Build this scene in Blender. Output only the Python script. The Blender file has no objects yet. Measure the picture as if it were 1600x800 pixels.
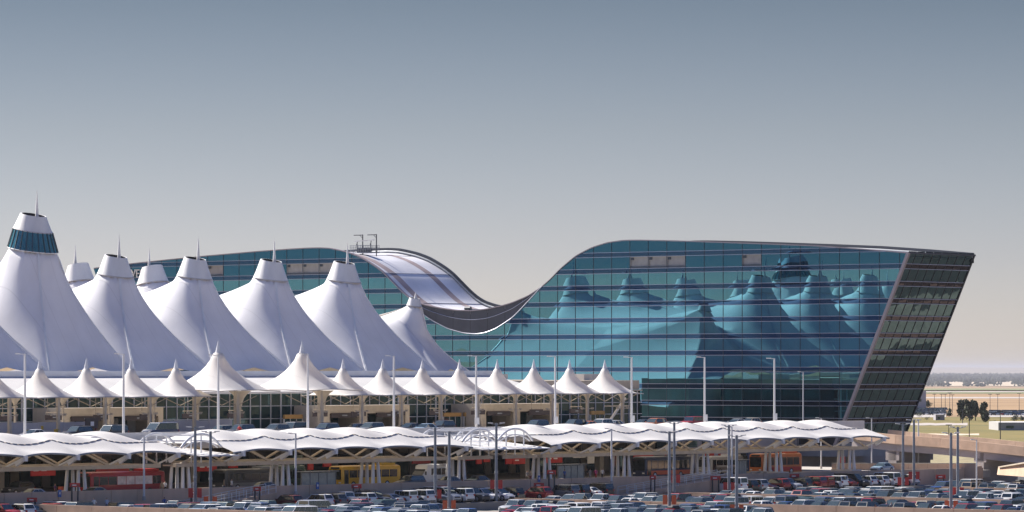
import bpy, math, random
import numpy as np
from mathutils import Vector, Matrix
R = math.radians
random.seed(7)
sc = bpy.context.scene
COL = sc.collection

# ------------------------------------------------------------------ camera
# world frame: x runs along the terminal axis (to the right and away), y away from the kerb, z up; parking deck near z 0
EYE = 19.0
FPX = 6697.0            # focal length in photo pixels (1600 wide)
CA, SA = 0.635, 0.773   # terminal axis against the picture plane
cam_d = bpy.data.cameras.new('camera')
cam = bpy.data.objects.new('camera', cam_d); COL.objects.link(cam)
cam_d.sensor_width = 36.0
cam_d.lens = FPX / 1600 * 36
cam_d.shift_y = 175 / 1600
cam_d.clip_start = 1.0; cam_d.clip_end = 150000
cam.location = (0, 0, EYE)
cam.rotation_euler = (R(90), 0, -math.atan2(SA, CA))
sc.camera = cam

# ------------------------------------------------------------------ sky, sun, exposure
SUN_EL = 39.0
SUN_AZ = (-0.05, 1.0)     # horizontal direction towards the sun (x, y)
world = bpy.data.worlds.new('World'); sc.world = world; world.use_nodes = True
nt = world.node_tree; nt.nodes.clear()
w_out = nt.nodes.new('ShaderNodeOutputWorld'); w_bg = nt.nodes.new('ShaderNodeBackground')
w_sky = nt.nodes.new('ShaderNodeTexSky'); w_sky.sky_type = 'NISHITA'; w_sky.sun_disc = False
w_sky.sun_elevation = R(SUN_EL); w_sky.sun_rotation = math.atan2(SUN_AZ[0], SUN_AZ[1])
w_sky.dust_density = 1.6; w_sky.air_density = 1.0; w_sky.ozone_density = 1.0; w_sky.altitude = 1650
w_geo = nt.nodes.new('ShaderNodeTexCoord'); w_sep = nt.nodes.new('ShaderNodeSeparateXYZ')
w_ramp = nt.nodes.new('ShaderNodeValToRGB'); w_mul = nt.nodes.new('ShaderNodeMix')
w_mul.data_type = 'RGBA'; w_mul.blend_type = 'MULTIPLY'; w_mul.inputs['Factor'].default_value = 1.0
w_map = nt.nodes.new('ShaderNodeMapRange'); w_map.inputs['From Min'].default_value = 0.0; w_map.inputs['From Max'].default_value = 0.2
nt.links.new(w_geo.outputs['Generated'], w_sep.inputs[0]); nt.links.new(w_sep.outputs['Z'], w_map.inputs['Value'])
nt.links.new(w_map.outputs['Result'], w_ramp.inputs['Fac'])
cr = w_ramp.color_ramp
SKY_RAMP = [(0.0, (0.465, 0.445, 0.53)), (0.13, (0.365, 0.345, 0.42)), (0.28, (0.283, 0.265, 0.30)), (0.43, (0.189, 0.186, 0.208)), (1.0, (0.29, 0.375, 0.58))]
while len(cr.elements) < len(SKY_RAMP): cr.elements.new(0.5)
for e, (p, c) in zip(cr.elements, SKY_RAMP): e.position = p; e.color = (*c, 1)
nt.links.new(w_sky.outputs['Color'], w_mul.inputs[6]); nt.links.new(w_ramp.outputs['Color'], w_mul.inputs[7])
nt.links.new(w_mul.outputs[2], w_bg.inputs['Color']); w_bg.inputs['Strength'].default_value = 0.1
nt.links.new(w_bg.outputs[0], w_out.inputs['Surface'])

sun_d = bpy.data.lights.new('sun', 'SUN'); sun_d.energy = 5.0; sun_d.angle = R(0.5); sun_d.color = (1.0, 0.93, 0.84)
sun = bpy.data.objects.new('sun', sun_d); COL.objects.link(sun)
sv = Vector((SUN_AZ[0], SUN_AZ[1], math.hypot(*SUN_AZ) * math.tan(R(SUN_EL))))
sun.rotation_euler = sv.to_track_quat('Z', 'Y').to_euler(); sun.location = (500, 600, 300)

sc.view_settings.view_transform = 'Standard'; sc.view_settings.look = 'None'
sc.view_settings.exposure = 1.1; sc.view_settings.gamma = 1.0; sc.view_settings.use_curve_mapping = False
sc.cycles.max_bounces = 6; sc.cycles.diffuse_bounces = 3; sc.cycles.glossy_bounces = 3; sc.cycles.transmission_bounces = 3
sc.cycles.volume_bounces = 0; sc.cycles.caustics_reflective = False; sc.cycles.caustics_refractive = False

# ------------------------------------------------------------------ photo pixel -> place
def kk(px): return (px - 800) / FPX
def at_t(px, py, t):
    k = kk(px); return Vector((t * (SA + CA * k), t * (CA - SA * k), EYE + (575 - py) * t / FPX))
def at_w(px, py, w): return at_t(px, py, w / (CA - SA * kk(px)))
def at_u(px, py, u): return at_t(px, py, u / (SA + CA * kk(px)))
def to_px(p):
    x = CA * p[0] - SA * p[1]; y = SA * p[0] + CA * p[1]
    return 800 + FPX * x / y, 575 - FPX * (p[2] - EYE) / y, y

# ------------------------------------------------------------------ materials
MATS = {}
def mat(name, col, rough=0.7, metal=0.0, spec=0.5, noise=0.0, scale=1.0, col2=None, bump=0.0, stretch=None, coat=0.0, detail=4.0):
    if name in MATS: return MATS[name]
    m = bpy.data.materials.new(name); m.use_nodes = True
    t = m.node_tree; b = t.nodes['Principled BSDF']
    b.inputs['Base Color'].default_value = (*col, 1); b.inputs['Roughness'].default_value = rough
    b.inputs['Metallic'].default_value = metal; b.inputs['Specular IOR Level'].default_value = spec
    b.inputs['Coat Weight'].default_value = coat
    if noise or col2 or bump:
        tc = t.nodes.new('ShaderNodeTexCoord'); mp = t.nodes.new('ShaderNodeMapping'); nz = t.nodes.new('ShaderNodeTexNoise')
        if stretch: mp.inputs['Scale'].default_value = stretch
        nz.inputs['Scale'].default_value = scale; nz.inputs['Detail'].default_value = detail
        g = t.nodes.new('ShaderNodeNewGeometry')
        t.links.new(g.outputs['Position'], mp.inputs[0]); t.links.new(mp.outputs[0], nz.inputs['Vector'])
        if noise or col2:
            rp = t.nodes.new('ShaderNodeValToRGB'); rp.color_ramp.elements[0].position = 0.3; rp.color_ramp.elements[1].position = 0.7
            c2 = col2 or tuple(min(1, c * (1 + noise)) for c in col)
            c1 = col if col2 else tuple(c * (1 - noise) for c in col)
            rp.color_ramp.elements[0].color = (*c1, 1); rp.color_ramp.elements[1].color = (*c2, 1)
            t.links.new(nz.outputs['Fac'], rp.inputs[0]); t.links.new(rp.outputs[0], b.inputs['Base Color'])
        if bump:
            bp = t.nodes.new('ShaderNodeBump'); bp.inputs['Strength'].default_value = bump; bp.inputs['Distance'].default_value = 0.05
            t.links.new(nz.outputs['Fac'], bp.inputs['Height']); t.links.new(bp.outputs[0], b.inputs['Normal'])
    MATS[name] = m; return m

def membrane(name, col, trans=0.25, noise=0.09, seam=1.5):
    m = bpy.data.materials.new(name); m.use_nodes = True; t = m.node_tree; t.nodes.clear()
    o = t.nodes.new('ShaderNodeOutputMaterial'); d = t.nodes.new('ShaderNodeBsdfDiffuse'); tr = t.nodes.new('ShaderNodeBsdfTranslucent')
    mx = t.nodes.new('ShaderNodeMixShader'); mx.inputs[0].default_value = trans
    g = t.nodes.new('ShaderNodeNewGeometry'); mp = t.nodes.new('ShaderNodeMapping'); nz = t.nodes.new('ShaderNodeTexNoise')
    mp.inputs['Scale'].default_value = (1.0, 1.0, 0.35); nz.inputs['Scale'].default_value = 0.35; nz.inputs['Detail'].default_value = 6
    rp = t.nodes.new('ShaderNodeValToRGB'); rp.color_ramp.elements[0].position = 0.3; rp.color_ramp.elements[1].position = 0.7
    rp.color_ramp.elements[0].color = (*[c * (1 - noise) for c in col], 1); rp.color_ramp.elements[1].color = (*col, 1)
    t.links.new(g.outputs['Position'], mp.inputs[0]); t.links.new(mp.outputs[0], nz.inputs[0]); t.links.new(nz.outputs['Fac'], rp.inputs[0])
    # sewn seams between fabric widths
    tc = t.nodes.new('ShaderNodeTexCoord'); sx = t.nodes.new('ShaderNodeSeparateXYZ'); md = t.nodes.new('ShaderNodeMath'); md.operation = 'PINGPONG'; md.inputs[1].default_value = seam
    st = t.nodes.new('ShaderNodeMapRange'); st.inputs['From Min'].default_value = 0.0; st.inputs['From Max'].default_value = 0.07; st.inputs['To Min'].default_value = 0.86; st.inputs['To Max'].default_value = 1.0
    ml = t.nodes.new('ShaderNodeMix'); ml.data_type = 'RGBA'; ml.blend_type = 'MULTIPLY'; ml.inputs['Factor'].default_value = 1.0
    t.links.new(tc.outputs['Object'], sx.inputs[0]); t.links.new(sx.outputs['X'], md.inputs[0]); t.links.new(md.outputs[0], st.inputs['Value'])
    t.links.new(rp.outputs[0], ml.inputs[6]); t.links.new(st.outputs[0], ml.inputs[7])
    t.links.new(ml.outputs[2], d.inputs[0]); tr.inputs[0].default_value = (0.9, 0.78, 0.6, 1)
    t.links.new(d.outputs[0], mx.inputs[1]); t.links.new(tr.outputs[0], mx.inputs[2]); t.links.new(mx.outputs[0], o.inputs[0])
    MATS[name] = m; return m

def mirror_glass(name, base_a, base_b, tint, fac, rough=0.0, curtain=True, wave=0.0):
    m = bpy.data.materials.new(name); m.use_nodes = True; t = m.node_tree; t.nodes.clear()
    o = t.nodes.new('ShaderNodeOutputMaterial'); d = t.nodes.new('ShaderNodeBsdfDiffuse'); gl = t.nodes.new('ShaderNodeBsdfGlossy')
    gl.inputs['Roughness'].default_value = rough; gl.inputs['Color'].default_value = (*tint, 1)
    mx = t.nodes.new('ShaderNodeMixShader'); mx.inputs[0].default_value = fac
    oi = t.nodes.new('ShaderNodeObjectInfo'); rp = t.nodes.new('ShaderNodeValToRGB')
    rp.color_ramp.elements[0].color = (*base_a, 1); rp.color_ramp.elements[1].color = (*base_b, 1)
    if curtain:   # drawn curtains and blinds, pane by pane
        g = t.nodes.new('ShaderNodeNewGeometry'); mp = t.nodes.new('ShaderNodeMapping'); nz = t.nodes.new('ShaderNodeTexNoise')
        mp.inputs['Scale'].default_value = (1.6, 1.6, 0.04); nz.inputs['Scale'].default_value = 1.0; nz.inputs['Detail'].default_value = 3
        t.links.new(g.outputs['Position'], mp.inputs[0]); t.links.new(mp.outputs[0], nz.inputs[0])
        a = t.nodes.new('ShaderNodeMath'); a.operation = 'MULTIPLY'
        s = t.nodes.new('ShaderNodeMapRange'); s.inputs['From Min'].default_value = 0.3; s.inputs['From Max'].default_value = 0.7
        t.links.new(nz.outputs['Fac'], s.inputs['Value']); t.links.new(s.outputs[0], a.inputs[0])
        q = t.nodes.new('ShaderNodeMath'); q.operation = 'MULTIPLY_ADD'; q.inputs[1].default_value = 1.5; q.inputs[2].default_value = 0.0
        t.links.new(oi.outputs['Random'], q.inputs[0]); t.links.new(q.outputs[0], a.inputs[1]); t.links.new(a.outputs[0], rp.inputs[0])
    else: t.links.new(oi.outputs['Random'], rp.inputs[0])
    t.links.new(rp.outputs[0], d.inputs[0]); t.links.new(d.outputs[0], mx.inputs[1]); t.links.new(gl.outputs[0], mx.inputs[2])
    if wave:
        g2 = t.nodes.new('ShaderNodeNewGeometry'); n2 = t.nodes.new('ShaderNodeTexNoise'); n2.inputs['Scale'].default_value = 0.35; n2.inputs['Detail'].default_value = 1
        bp = t.nodes.new('ShaderNodeBump'); bp.inputs['Strength'].default_value = 1.0; bp.inputs['Distance'].default_value = wave
        t.links.new(g2.outputs['Position'], n2.inputs['Vector']); t.links.new(n2.outputs['Fac'], bp.inputs['Height']); t.links.new(bp.outputs[0], gl.inputs['Normal'])
    t.links.new(mx.outputs[0], o.inputs[0]); MATS[name] = m; return m

membrane('tent_fabric', (0.80, 0.80, 0.82), 0.10)
membrane('canopy_fabric', (0.82, 0.81, 0.80), 0.30)
mirror_glass('hotel_glass', (0.003, 0.02, 0.032), (0.016, 0.11, 0.13), (0.18, 0.46, 0.56), 0.56, wave=0.002)
mirror_glass('crown_glass', (0.003, 0.012, 0.022), (0.006, 0.022, 0.034), (0.07, 0.26, 0.40), 0.5, curtain=False, wave=0.002)
mirror_glass('hotel_spandrel', (0.006, 0.014, 0.032), (0.012, 0.028, 0.055), (0.07, 0.17, 0.31), 0.45, curtain=False, wave=0.002)
mirror_glass('end_glass', (0.004, 0.008, 0.010), (0.008, 0.03, 0.032), (0.26, 0.37, 0.37), 0.5, wave=0.05)
mirror_glass('end_spandrel', (0.012, 0.010, 0.014), (0.02, 0.018, 0.022), (0.23, 0.18, 0.18), 0.45, curtain=False, wave=0.05)
mirror_glass('terminal_glass', (0.004, 0.022, 0.026), (0.012, 0.05, 0.055), (0.3, 0.42, 0.42), 0.12, curtain=True)
mirror_glass('lookout_glass', (0.01, 0.06, 0.065), (0.04, 0.16, 0.165), (0.5, 0.75, 0.68), 0.25)
mat('white_metal', (0.72, 0.72, 0.72), 0.4, noise=0.06, scale=0.6)
mat('cap_white', (0.66, 0.65, 0.64), 0.5, noise=0.05, scale=0.8, stretch=(1, 1, 0.3))
mat('seam', (0.42, 0.40, 0.40), 0.6)
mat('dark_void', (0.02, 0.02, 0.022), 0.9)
mat('fin', (0.36, 0.38, 0.46), 0.35, metal=0.5)
mat('mullion', (0.03, 0.05, 0.07), 0.5)
mat('end_mullion', (0.05, 0.05, 0.055), 0.5)
mat('corner_trim', (0.30, 0.26, 0.275), 0.45, metal=0.3)
mat('screen', (0.055, 0.06, 0.075), 0.45, metal=0.3, noise=0.15, scale=0.4)
mat('roof_white', (0.66, 0.66, 0.70), 0.6, noise=0.10, scale=0.25)
mat('roof_walk', (0.32, 0.255, 0.26), 0.8, noise=0.15, scale=0.5)
mat('dark_metal', (0.06, 0.065, 0.075), 0.45, metal=0.4)
mat('grey_metal', (0.24, 0.26, 0.29), 0.5, metal=0.2, noise=0.1, scale=1.5)
mat('louver', (0.33, 0.33, 0.31), 0.7, noise=0.12, scale=1.0)
mat('tan_wall', (0.54, 0.375, 0.265), 0.85, noise=0.14, scale=0.5, bump=0.1)
mat('tan_panel', (0.55, 0.39, 0.28), 0.85, noise=0.12, scale=0.45, bump=0.1, stretch=(1, 1, 0.3))
mat('tan_dark', (0.21, 0.16, 0.125), 0.85, noise=0.12, scale=0.6)
mat('beige', (0.47, 0.40, 0.31), 0.75, noise=0.10, scale=0.9)
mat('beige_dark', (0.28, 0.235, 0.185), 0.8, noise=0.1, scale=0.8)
mat('concrete', (0.40, 0.37, 0.34), 0.85, noise=0.12, scale=0.4)
mat('concrete_pale', (0.58, 0.56, 0.54), 0.8, noise=0.08, scale=0.5)
mat('girder', (0.40, 0.35, 0.33), 0.8, noise=0.1, scale=0.4, stretch=(1, 1, 3))
mat('asphalt', (0.055, 0.055, 0.056), 0.9, noise=0.25, scale=0.3)
mat('deck_concrete', (0.26, 0.235, 0.205), 0.9, noise=0.2, scale=0.25)
mat('barrier_panel', (0.36, 0.36, 0.41), 0.7, noise=0.08, scale=0.5)
mat('red_sign', (0.42, 0.025, 0.02), 0.5, noise=0.1, scale=1.5)
mat('red_deep', (0.25, 0.012, 0.02), 0.5)
mat('orange_sign', (0.55, 0.10, 0.03), 0.5)
mat('sign_print', (0.75, 0.72, 0.70), 0.6)
mat('blue_sign', (0.03, 0.11, 0.35), 0.5)
mat('dark_sign', (0.03, 0.018, 0.02), 0.5)
mat('yellow_post', (0.45, 0.30, 0.02), 0.6)
mat('wood_band', (0.40, 0.22, 0.06), 0.6)
mat('lamp_white', (0.75, 0.74, 0.70), 0.4)
mat('pole_white', (0.62, 0.62, 0.62), 0.4)
mat('pole_grey', (0.19, 0.215, 0.25), 0.5, metal=0.2, noise=0.08, scale=1)
mat('grass', (0.11, 0.10, 0.016), 0.95, noise=0.0, scale=0.02, col2=(0.21, 0.155, 0.035), detail=8)
mat('dry_field', (0.22, 0.135, 0.06), 0.95, scale=0.012, col2=(0.36, 0.235, 0.12), detail=9)
mat('field_green', (0.15, 0.17, 0.08), 0.95, scale=0.003, col2=(0.23, 0.22, 0.11), detail=6)
mat('field_pale', (0.45, 0.36, 0.25), 0.95, scale=0.002, col2=(0.58, 0.48, 0.36), detail=6)
mat('runway', (0.40, 0.355, 0.32), 0.9)
mat('hill', (0.20, 0.17, 0.13), 0.95, scale=0.0006, col2=(0.32, 0.26, 0.20), detail=6)
mat('far_wood', (0.035, 0.045, 0.03), 0.95, noise=0.3, scale=0.01)
mat('leaf_dark', (0.04, 0.058, 0.028), 0.8, noise=0.4, scale=0.5)
mat('leaf_mid', (0.06, 0.085, 0.03), 0.8, noise=0.4, scale=0.5)
mat('bark', (0.09, 0.06, 0.04), 0.9)
mat('embankment', (0.19, 0.15, 0.09), 0.95, scale=0.5, col2=(0.34, 0.30, 0.15), detail=8)

# ------------------------------------------------------------------ mesh building
class MB:
    def __init__(s): s.v = []; s.f = []; s.m = []
    def add(s, vs, fs, m=0):
        o = len(s.v); s.v += [tuple(p) for p in vs]
        for f in fs: s.f.append(tuple(i + o for i in f)); s.m.append(m)
        return s
    def box(s, x0, x1, y0, y1, z0, z1, m=0):
        return s.add([(x0,y0,z0),(x1,y0,z0),(x1,y1,z0),(x0,y1,z0),(x0,y0,z1),(x1,y0,z1),(x1,y1,z1),(x0,y1,z1)],
              [(0,3,2,1),(4,5,6,7),(0,1,5,4),(1,2,6,5),(2,3,7,6),(3,0,4,7)], m)
    def poly(s, pts, m=0): return s.add(pts, [tuple(range(len(pts)))], m)
    def bar(s, p0, p1, w, h, m=0, up=(0, 0, 1)):
        p0 = Vector(p0); p1 = Vector(p1); d = (p1 - p0).normalized(); up = Vector(up)
        if abs(d.dot(up)) > 0.98: up = Vector((1, 0, 0))
        sd = d.cross(up).normalized() * w / 2; u2 = sd.cross(d).normalized() * h / 2
        vs = [p + a * sd + b * u2 for p in (p0, p1) for a, b in ((-1,-1),(1,-1),(1,1),(-1,1))]
        return s.add(vs, [(0,1,2,3),(7,6,5,4),(0,4,5,1),(1,5,6,2),(2,6,7,3),(3,7,4,0)], m)
    def cyl(s, p0, p1, r0, r1=None, n=10, m=0, caps=True):
        p0 = Vector(p0); p1 = Vector(p1); r1 = r0 if r1 is None else r1
        d = (p1 - p0).normalized(); a = d.orthogonal().normalized(); b = d.cross(a)
        vs = []
        for p, r in ((p0, r0), (p1, r1)):
            for i in range(n):
                t = 2 * math.pi * i / n; vs.append(p + (a * math.cos(t) + b * math.sin(t)) * r)
        fs = [(i, (i + 1) % n, n + (i + 1) % n, n + i) for i in range(n)]
        if caps: fs += [tuple(range(n - 1, -1, -1)), tuple(range(n, 2 * n))]
        return s.add(vs, fs, m)
    def tube(s, pts, r, n=8, m=0):
        for a, b in zip(pts[:-1], pts[1:]): s.cyl(a, b, r, r, n, m)
        return s
    def grid(s, P, m=0, closed=False):
        nr, nc = len(P), len(P[0]); o = []
        for r_ in P: o += list(r_)
        fs = []
        for i in range(nr - 1):
            for j in range(nc if closed else nc - 1):
                j2 = (j + 1) % nc; fs.append((i*nc+j, i*nc+j2, (i+1)*nc+j2, (i+1)*nc+j))
        return s.add(o, fs, m)
    def mesh(s, name, mats, smooth=False, org=(0, 0, 0)):
        me = bpy.data.meshes.new(name)
        me.from_pydata([(p[0]-org[0], p[1]-org[1], p[2]-org[2]) for p in s.v], [], s.f)
        for m in (mats if isinstance(mats, (list, tuple)) else [mats]): me.materials.append(MATS[m] if isinstance(m, str) else m)
        if len(me.materials) > 1: me.polygons.foreach_set('material_index', s.m)
        me.update()
        if smooth:
            me.polygons.foreach_set('use_smooth', [True] * len(me.polygons))
            if smooth is not True: me.set_sharp_from_angle(angle=R(smooth))
        return me
    def build(s, name, mats, parent=None, smooth=False, org=None):
        """world-space geometry -> one mesh object; local to its parent when it has one"""
        if parent is not None: o_ = world_loc(parent)
        else: o_ = Vector(org) if org is not None else Vector((0, 0, 0))
        ob = bpy.data.objects.new(name, s.mesh(name, mats, smooth, o_)); COL.objects.link(ob)
        if parent is not None: ob.parent = parent
        else: ob.location = o_
        return ob
def world_loc(o):
    p = Vector((0, 0, 0))
    while o is not None: p = p + o.location; o = o.parent
    return p
def tag(o, label=None, cat=None, group=None, kind=None):
    if label: o['label'] = label
    if cat: o['category'] = cat
    if group: o['group'] = group
    if kind: o['kind'] = kind
    return o
def thing(name, loc, label, cat, group=None, rz=0):
    o = bpy.data.objects.new(name, None); o.empty_display_size = 0.5; COL.objects.link(o)
    o.location = loc; o.rotation_euler = (0, 0, rz); return tag(o, label, cat, group)
def part(name, me, parent, loc=(0, 0, 0), rot=(0, 0, 0), mats=None):
    o = bpy.data.objects.new(name, me); COL.objects.link(o); o.parent = parent; o.location = loc; o.rotation_euler = rot
    if mats:
        for i, m in enumerate(mats):
            if m is not None: o.material_slots[i].link = 'OBJECT'; o.material_slots[i].material = MATS[m] if isinstance(m, str) else m
    return o
def copy_tree(src, parent=None):
    c = src.copy(); COL.objects.link(c); c.parent = parent
    for ch in src.children: copy_tree(ch, c)
    return c
def lerp(a, b, t): return a + (b - a) * t
ORD = ['first', 'second', 'third', 'fourth', 'fifth', 'sixth', 'seventh', 'eighth', 'ninth', 'tenth', 'eleventh', 'twelfth', 'thirteenth',
       'fourteenth', 'fifteenth', 'sixteenth', 'seventeenth', 'eighteenth', 'nineteenth', 'twentieth', 'twenty-first', 'twenty-second', 'twenty-third', 'twenty-fourth', 'twenty-fifth']

# ================================================================== THE SETTING
UPPER = 9.5; LOWER = 2.6; GROUND = -3.0
STEPS = (452.2, 491.2, 549.2, 586.2)
def deck_z(u): return (450 - u) * 0.014 - 0.3 + 0.45 * sum(u > s for s in STEPS)
# the plain: flat near the airport, then falling gently away to the far country
def plain_z(t): return GROUND if t < 4000 else lerp(GROUND, -45, (t - 4000) / 10000) if t < 14000 else -45.0
fw_, rt_ = Vector((SA, CA, 0)), Vector((CA, -SA, 0))
g = MB(); g.grid([[fw_ * t + rt_ * (s * (8000 + max(0, t) * .5)) + Vector((0, 0, plain_z(t))) for s in (-1, -.5, 0, .5, 1)] for t in (-3000, 0, 1500, 4000, 6500, 9000, 11500, 14000, 25000, 45000, 72000)])
tag(g.build('ground', 'dry_field'), kind='structure')
tag(MB().poly([(555, 60, GROUND + .06), (980, 60, GROUND + .06), (980, 640, GROUND + .06), (555, 640, GROUND + .06)]).build('service_apron', 'asphalt'), kind='structure')
for q, (u0_, w0_, u1_, w1_, wd_) in enumerate(((560, 330, 980, 250, 7), (560, 300, 980, 190, 7), (600, 392, 980, 330, 9), (640, 60, 760, 420, 8), (560, 200, 980, 120, 12), (700, 420, 980, 400, 10))):
    a_, b_ = Vector((u0_, w0_, GROUND + .09 + q * .01)), Vector((u1_, w1_, GROUND + .09 + q * .01)); s_ = Vector((-(b_ - a_).y, (b_ - a_).x, 0)).normalized() * wd_ / 2
    tag(MB().poly([a_ - s_, b_ - s_, b_ + s_, a_ + s_]).build('apron_road', 'deck_concrete'), kind='structure')
tag(MB().box(567, 593.5, 437.2, 560, 8.4, 9.3).build('hotel_plaza', 'concrete'), kind='structure')
# parking deck, gently sloping down along x
W_RET = 378.0
g = MB()
us = [300, 360, 420]
for s_ in STEPS: us += [s_ - .001, s_ + .001]
us.append(640)
g.grid([[(u, 150, deck_z(u)) for u in us], [(u, W_RET, deck_z(u)) for u in us]])
tag(g.build('parking_deck', 'deck_concrete'), kind='structure')
g = MB().box(398, 556, 370.6, W_RET - .05, -2, 0.85); tag(g.build('upper_terrace', 'deck_concrete'), kind='structure')
# lower road (arrivals kerb) and upper road (departures)
g = MB().box(300, 582, W_RET + 0.45, 440, LOWER - 1.2, LOWER)
tag(g.build('lower_road', 'concrete'), kind='structure')
g = MB().box(300, 565, 398.4, 437.0, UPPER - 1.0, UPPER)
tag(g.build('upper_road', 'concrete'), kind='structure')
g = MB().box(300, 564.5, 422.5, 437.0, UPPER + 0.004, UPPER + 0.15)
tag(g.build('upper_pavement', 'concrete_pale'), kind='structure')
g = MB().box(330, 560, 382.2, 388.2, LOWER + 0.004, LOWER + 0.15)
tag(g.build('island_pavement', 'concrete'), kind='structure')

# fields towards the horizon on the right
def gp(px, py, lift=0.0):
    t = FPX * (EYE - GROUND - lift) / (py - 575)
    for _ in range(60): t = FPX * (EYE - plain_z(t) - lift) / (py - 575) * .5 + t * .5
    p = at_t(px, py, t); p.z = plain_z(t) + lift; return p
def field(name, y0, y1, m, lift, px0=1180, px1=1900, wob=0.0):
    n = 14; a = [gp(lerp(px0, px1, i / n), y0 + wob * math.sin(i * 1.7), lift) for i in range(n + 1)]; b = [gp(lerp(px0, px1, i / n), y1 + wob * math.cos(i * 2.3), lift) for i in range(n + 1)]
    tag(MB().grid([b, a]).build(name, m), kind='structure')
field('grass_field', 652, 740, 'grass', 0.10, wob=0.8)
field('verge_path', 661, 664.5, 'runway', 0.16, 1395, 1512, 0.4)
field('verge_road', 677.5, 680, 'field_pale', 0.16, 1395, 1530, 0.3)
field('far_car_park', 640, 652, 'concrete', 0.10, 1180, 1478)
field('far_car_park', 643, 651.5, 'concrete', 0.12, 1545, 1900)
field('taxiway', 620.2, 622.4, 'runway', 0.10)
field('green_field', 612.5, 615, 'field_green', 0.2)
field('runway', 611.2, 612.5, 'runway', 0.3)
field('green_field', 606.8, 609.5, 'field_green', 1.0, wob=0.2)
field('pale_field', 594.5, 603, 'field_pale', 1.5, wob=0.5)

# low hills on the horizon
g = MB(); rows = []
for (t, hgt, ph) in ((36000, -43, 0), (44000, 8, 1), (54000, 30, 2.2), (70000, -40, 3)):
    row = []
    for i in range(91):
        px = -3000 + i * 80; p = at_t(px, 575, t)
        row.append((p.x, p.y, hgt + (0 if hgt < -5 else 8 * math.sin(i * 0.5 + ph) + 6 * math.sin(i * 1.3 + ph * 2))))
    rows.append(row)
g.grid(rows); tag(g.build('hills', 'hill', smooth=True), kind='structure')
# far belts of trees reading as one mass
rw = random.Random(3); g = MB()
for (yb, n, hmin, hmax) in ((603.5, 50, 9, 17), (600.5, 60, 9, 18), (597, 130, 12, 22), (593.5, 200, 14, 26), (590.5, 200, 14, 30), (588, 200, 14, 30)):
    for _ in range(n):
        px = rw.uniform(1380, 1720); 
        if yb > 599 and (int(px / 26) % 3 == 0): continue
        p = gp(px, yb + rw.uniform(-0.7, 0.7)); h = rw.uniform(hmin, hmax); r_ = h * rw.uniform(0.9, 2.4)
        for q in range(5):
            c = p + Vector((rw.uniform(-r_, r_), rw.uniform(-r_, r_), h * rw.uniform(0.25, 0.65))); s_ = h * rw.uniform(0.28, 0.5)
            vs = [c + Vector((math.cos(a) * s_ * rw.uniform(.7, 1.2), math.sin(a) * s_ * rw.uniform(.7, 1.2), rw.uniform(-.3, .3) * s_)) for a in (0, 1.05, 2.1, 3.14, 4.2, 5.2)]
            vs += [c + Vector((0, 0, s_)), c - Vector((0, 0, s_ * 1.3))]
            g.add(vs, [(i, (i + 1) % 6, 6) for i in range(6)] + [((i + 1) % 6, i, 7) for i in range(6)])
tag(g.build('far_woodland', 'far_wood'), 'hazy belts of trees far off on the plain', None, None, 'stuff')

# ================================================================== HOTEL
U0, U1 = 594.0, 614.0
FRONT = [(60,432),(136,420),(200,412),(260,405.5),(320,399.5),(400,392.5),(450,388.7),(480,387),(500,386.5),(515,387.2),(530,390.2),(545,394),(562,400.5),(575,408),(588,416.5),(600,426),
         (612,438.5),(625,452),(637,463),(650,471),(665,476),(687,480.5),(712,484),(737,485),(762,482),(787,476.3),(800,472.5),(825,462),(845,449),(860,436),(875,420),(900,399),(925,386),
         (950,378.2),(975,374.8),(1000,374.5),(1050,375.5),(1100,377),(1200,380.5),(1275,383.5),(1350,388.7),(1419,394.5),(1460,397.5)]
SMILE = [(640,463.5),(650,479),(660,490),(675,500.5),(700,513.5),(725,520.5),(745,522),(760,519.5),(775,513.5),(800,497),(812,485),(825,471),(837,458),(847,446.5)]
def curve(pts):
    q = [at_u(px, py, U0) for px, py in pts]; w = np.array([p.y for p in q]); z = np.array([p.z for p in q]); o = np.argsort(w)
    w = w[o]; z = z[o]; ww = np.arange(w[0], w[-1] + 0.01, 0.25); zz = np.interp(ww, w, z)
    kx = np.hanning(11); kx /= kx.sum(); zz = np.convolve(np.pad(zz, 5, mode='edge'), kx, mode='valid'); return ww, zz
TW, TZ = curve(FRONT); SW, SZ = curve(SMILE)
def top(w): return float(np.interp(w, TW, TZ))
def glass_top(w):
    if SW[0] < w < SW[-1]: return min(top(w), float(np.interp(w, SW, SZ)))
    return top(w)
E0, E1 = (415.6, 9.8), (402.5, 38.2)
def w_end(z): return E0[0] + (E1[0] - E0[0]) * (z - E0[1]) / (E1[1] - E0[1])
def w_far(z): return 996.0 - w_end(z)
HZ0 = 6.0
hotel = thing('hotel_building', (604, 498, 0), 'long blue glass hotel with dipping saddle roof and slanted dark end wall', 'building')
HW = 461.2 - 4.07 * 15; NCOL = 49
levels = [39.3 - 2.88 * i for i in range(0, 12)]

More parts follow.
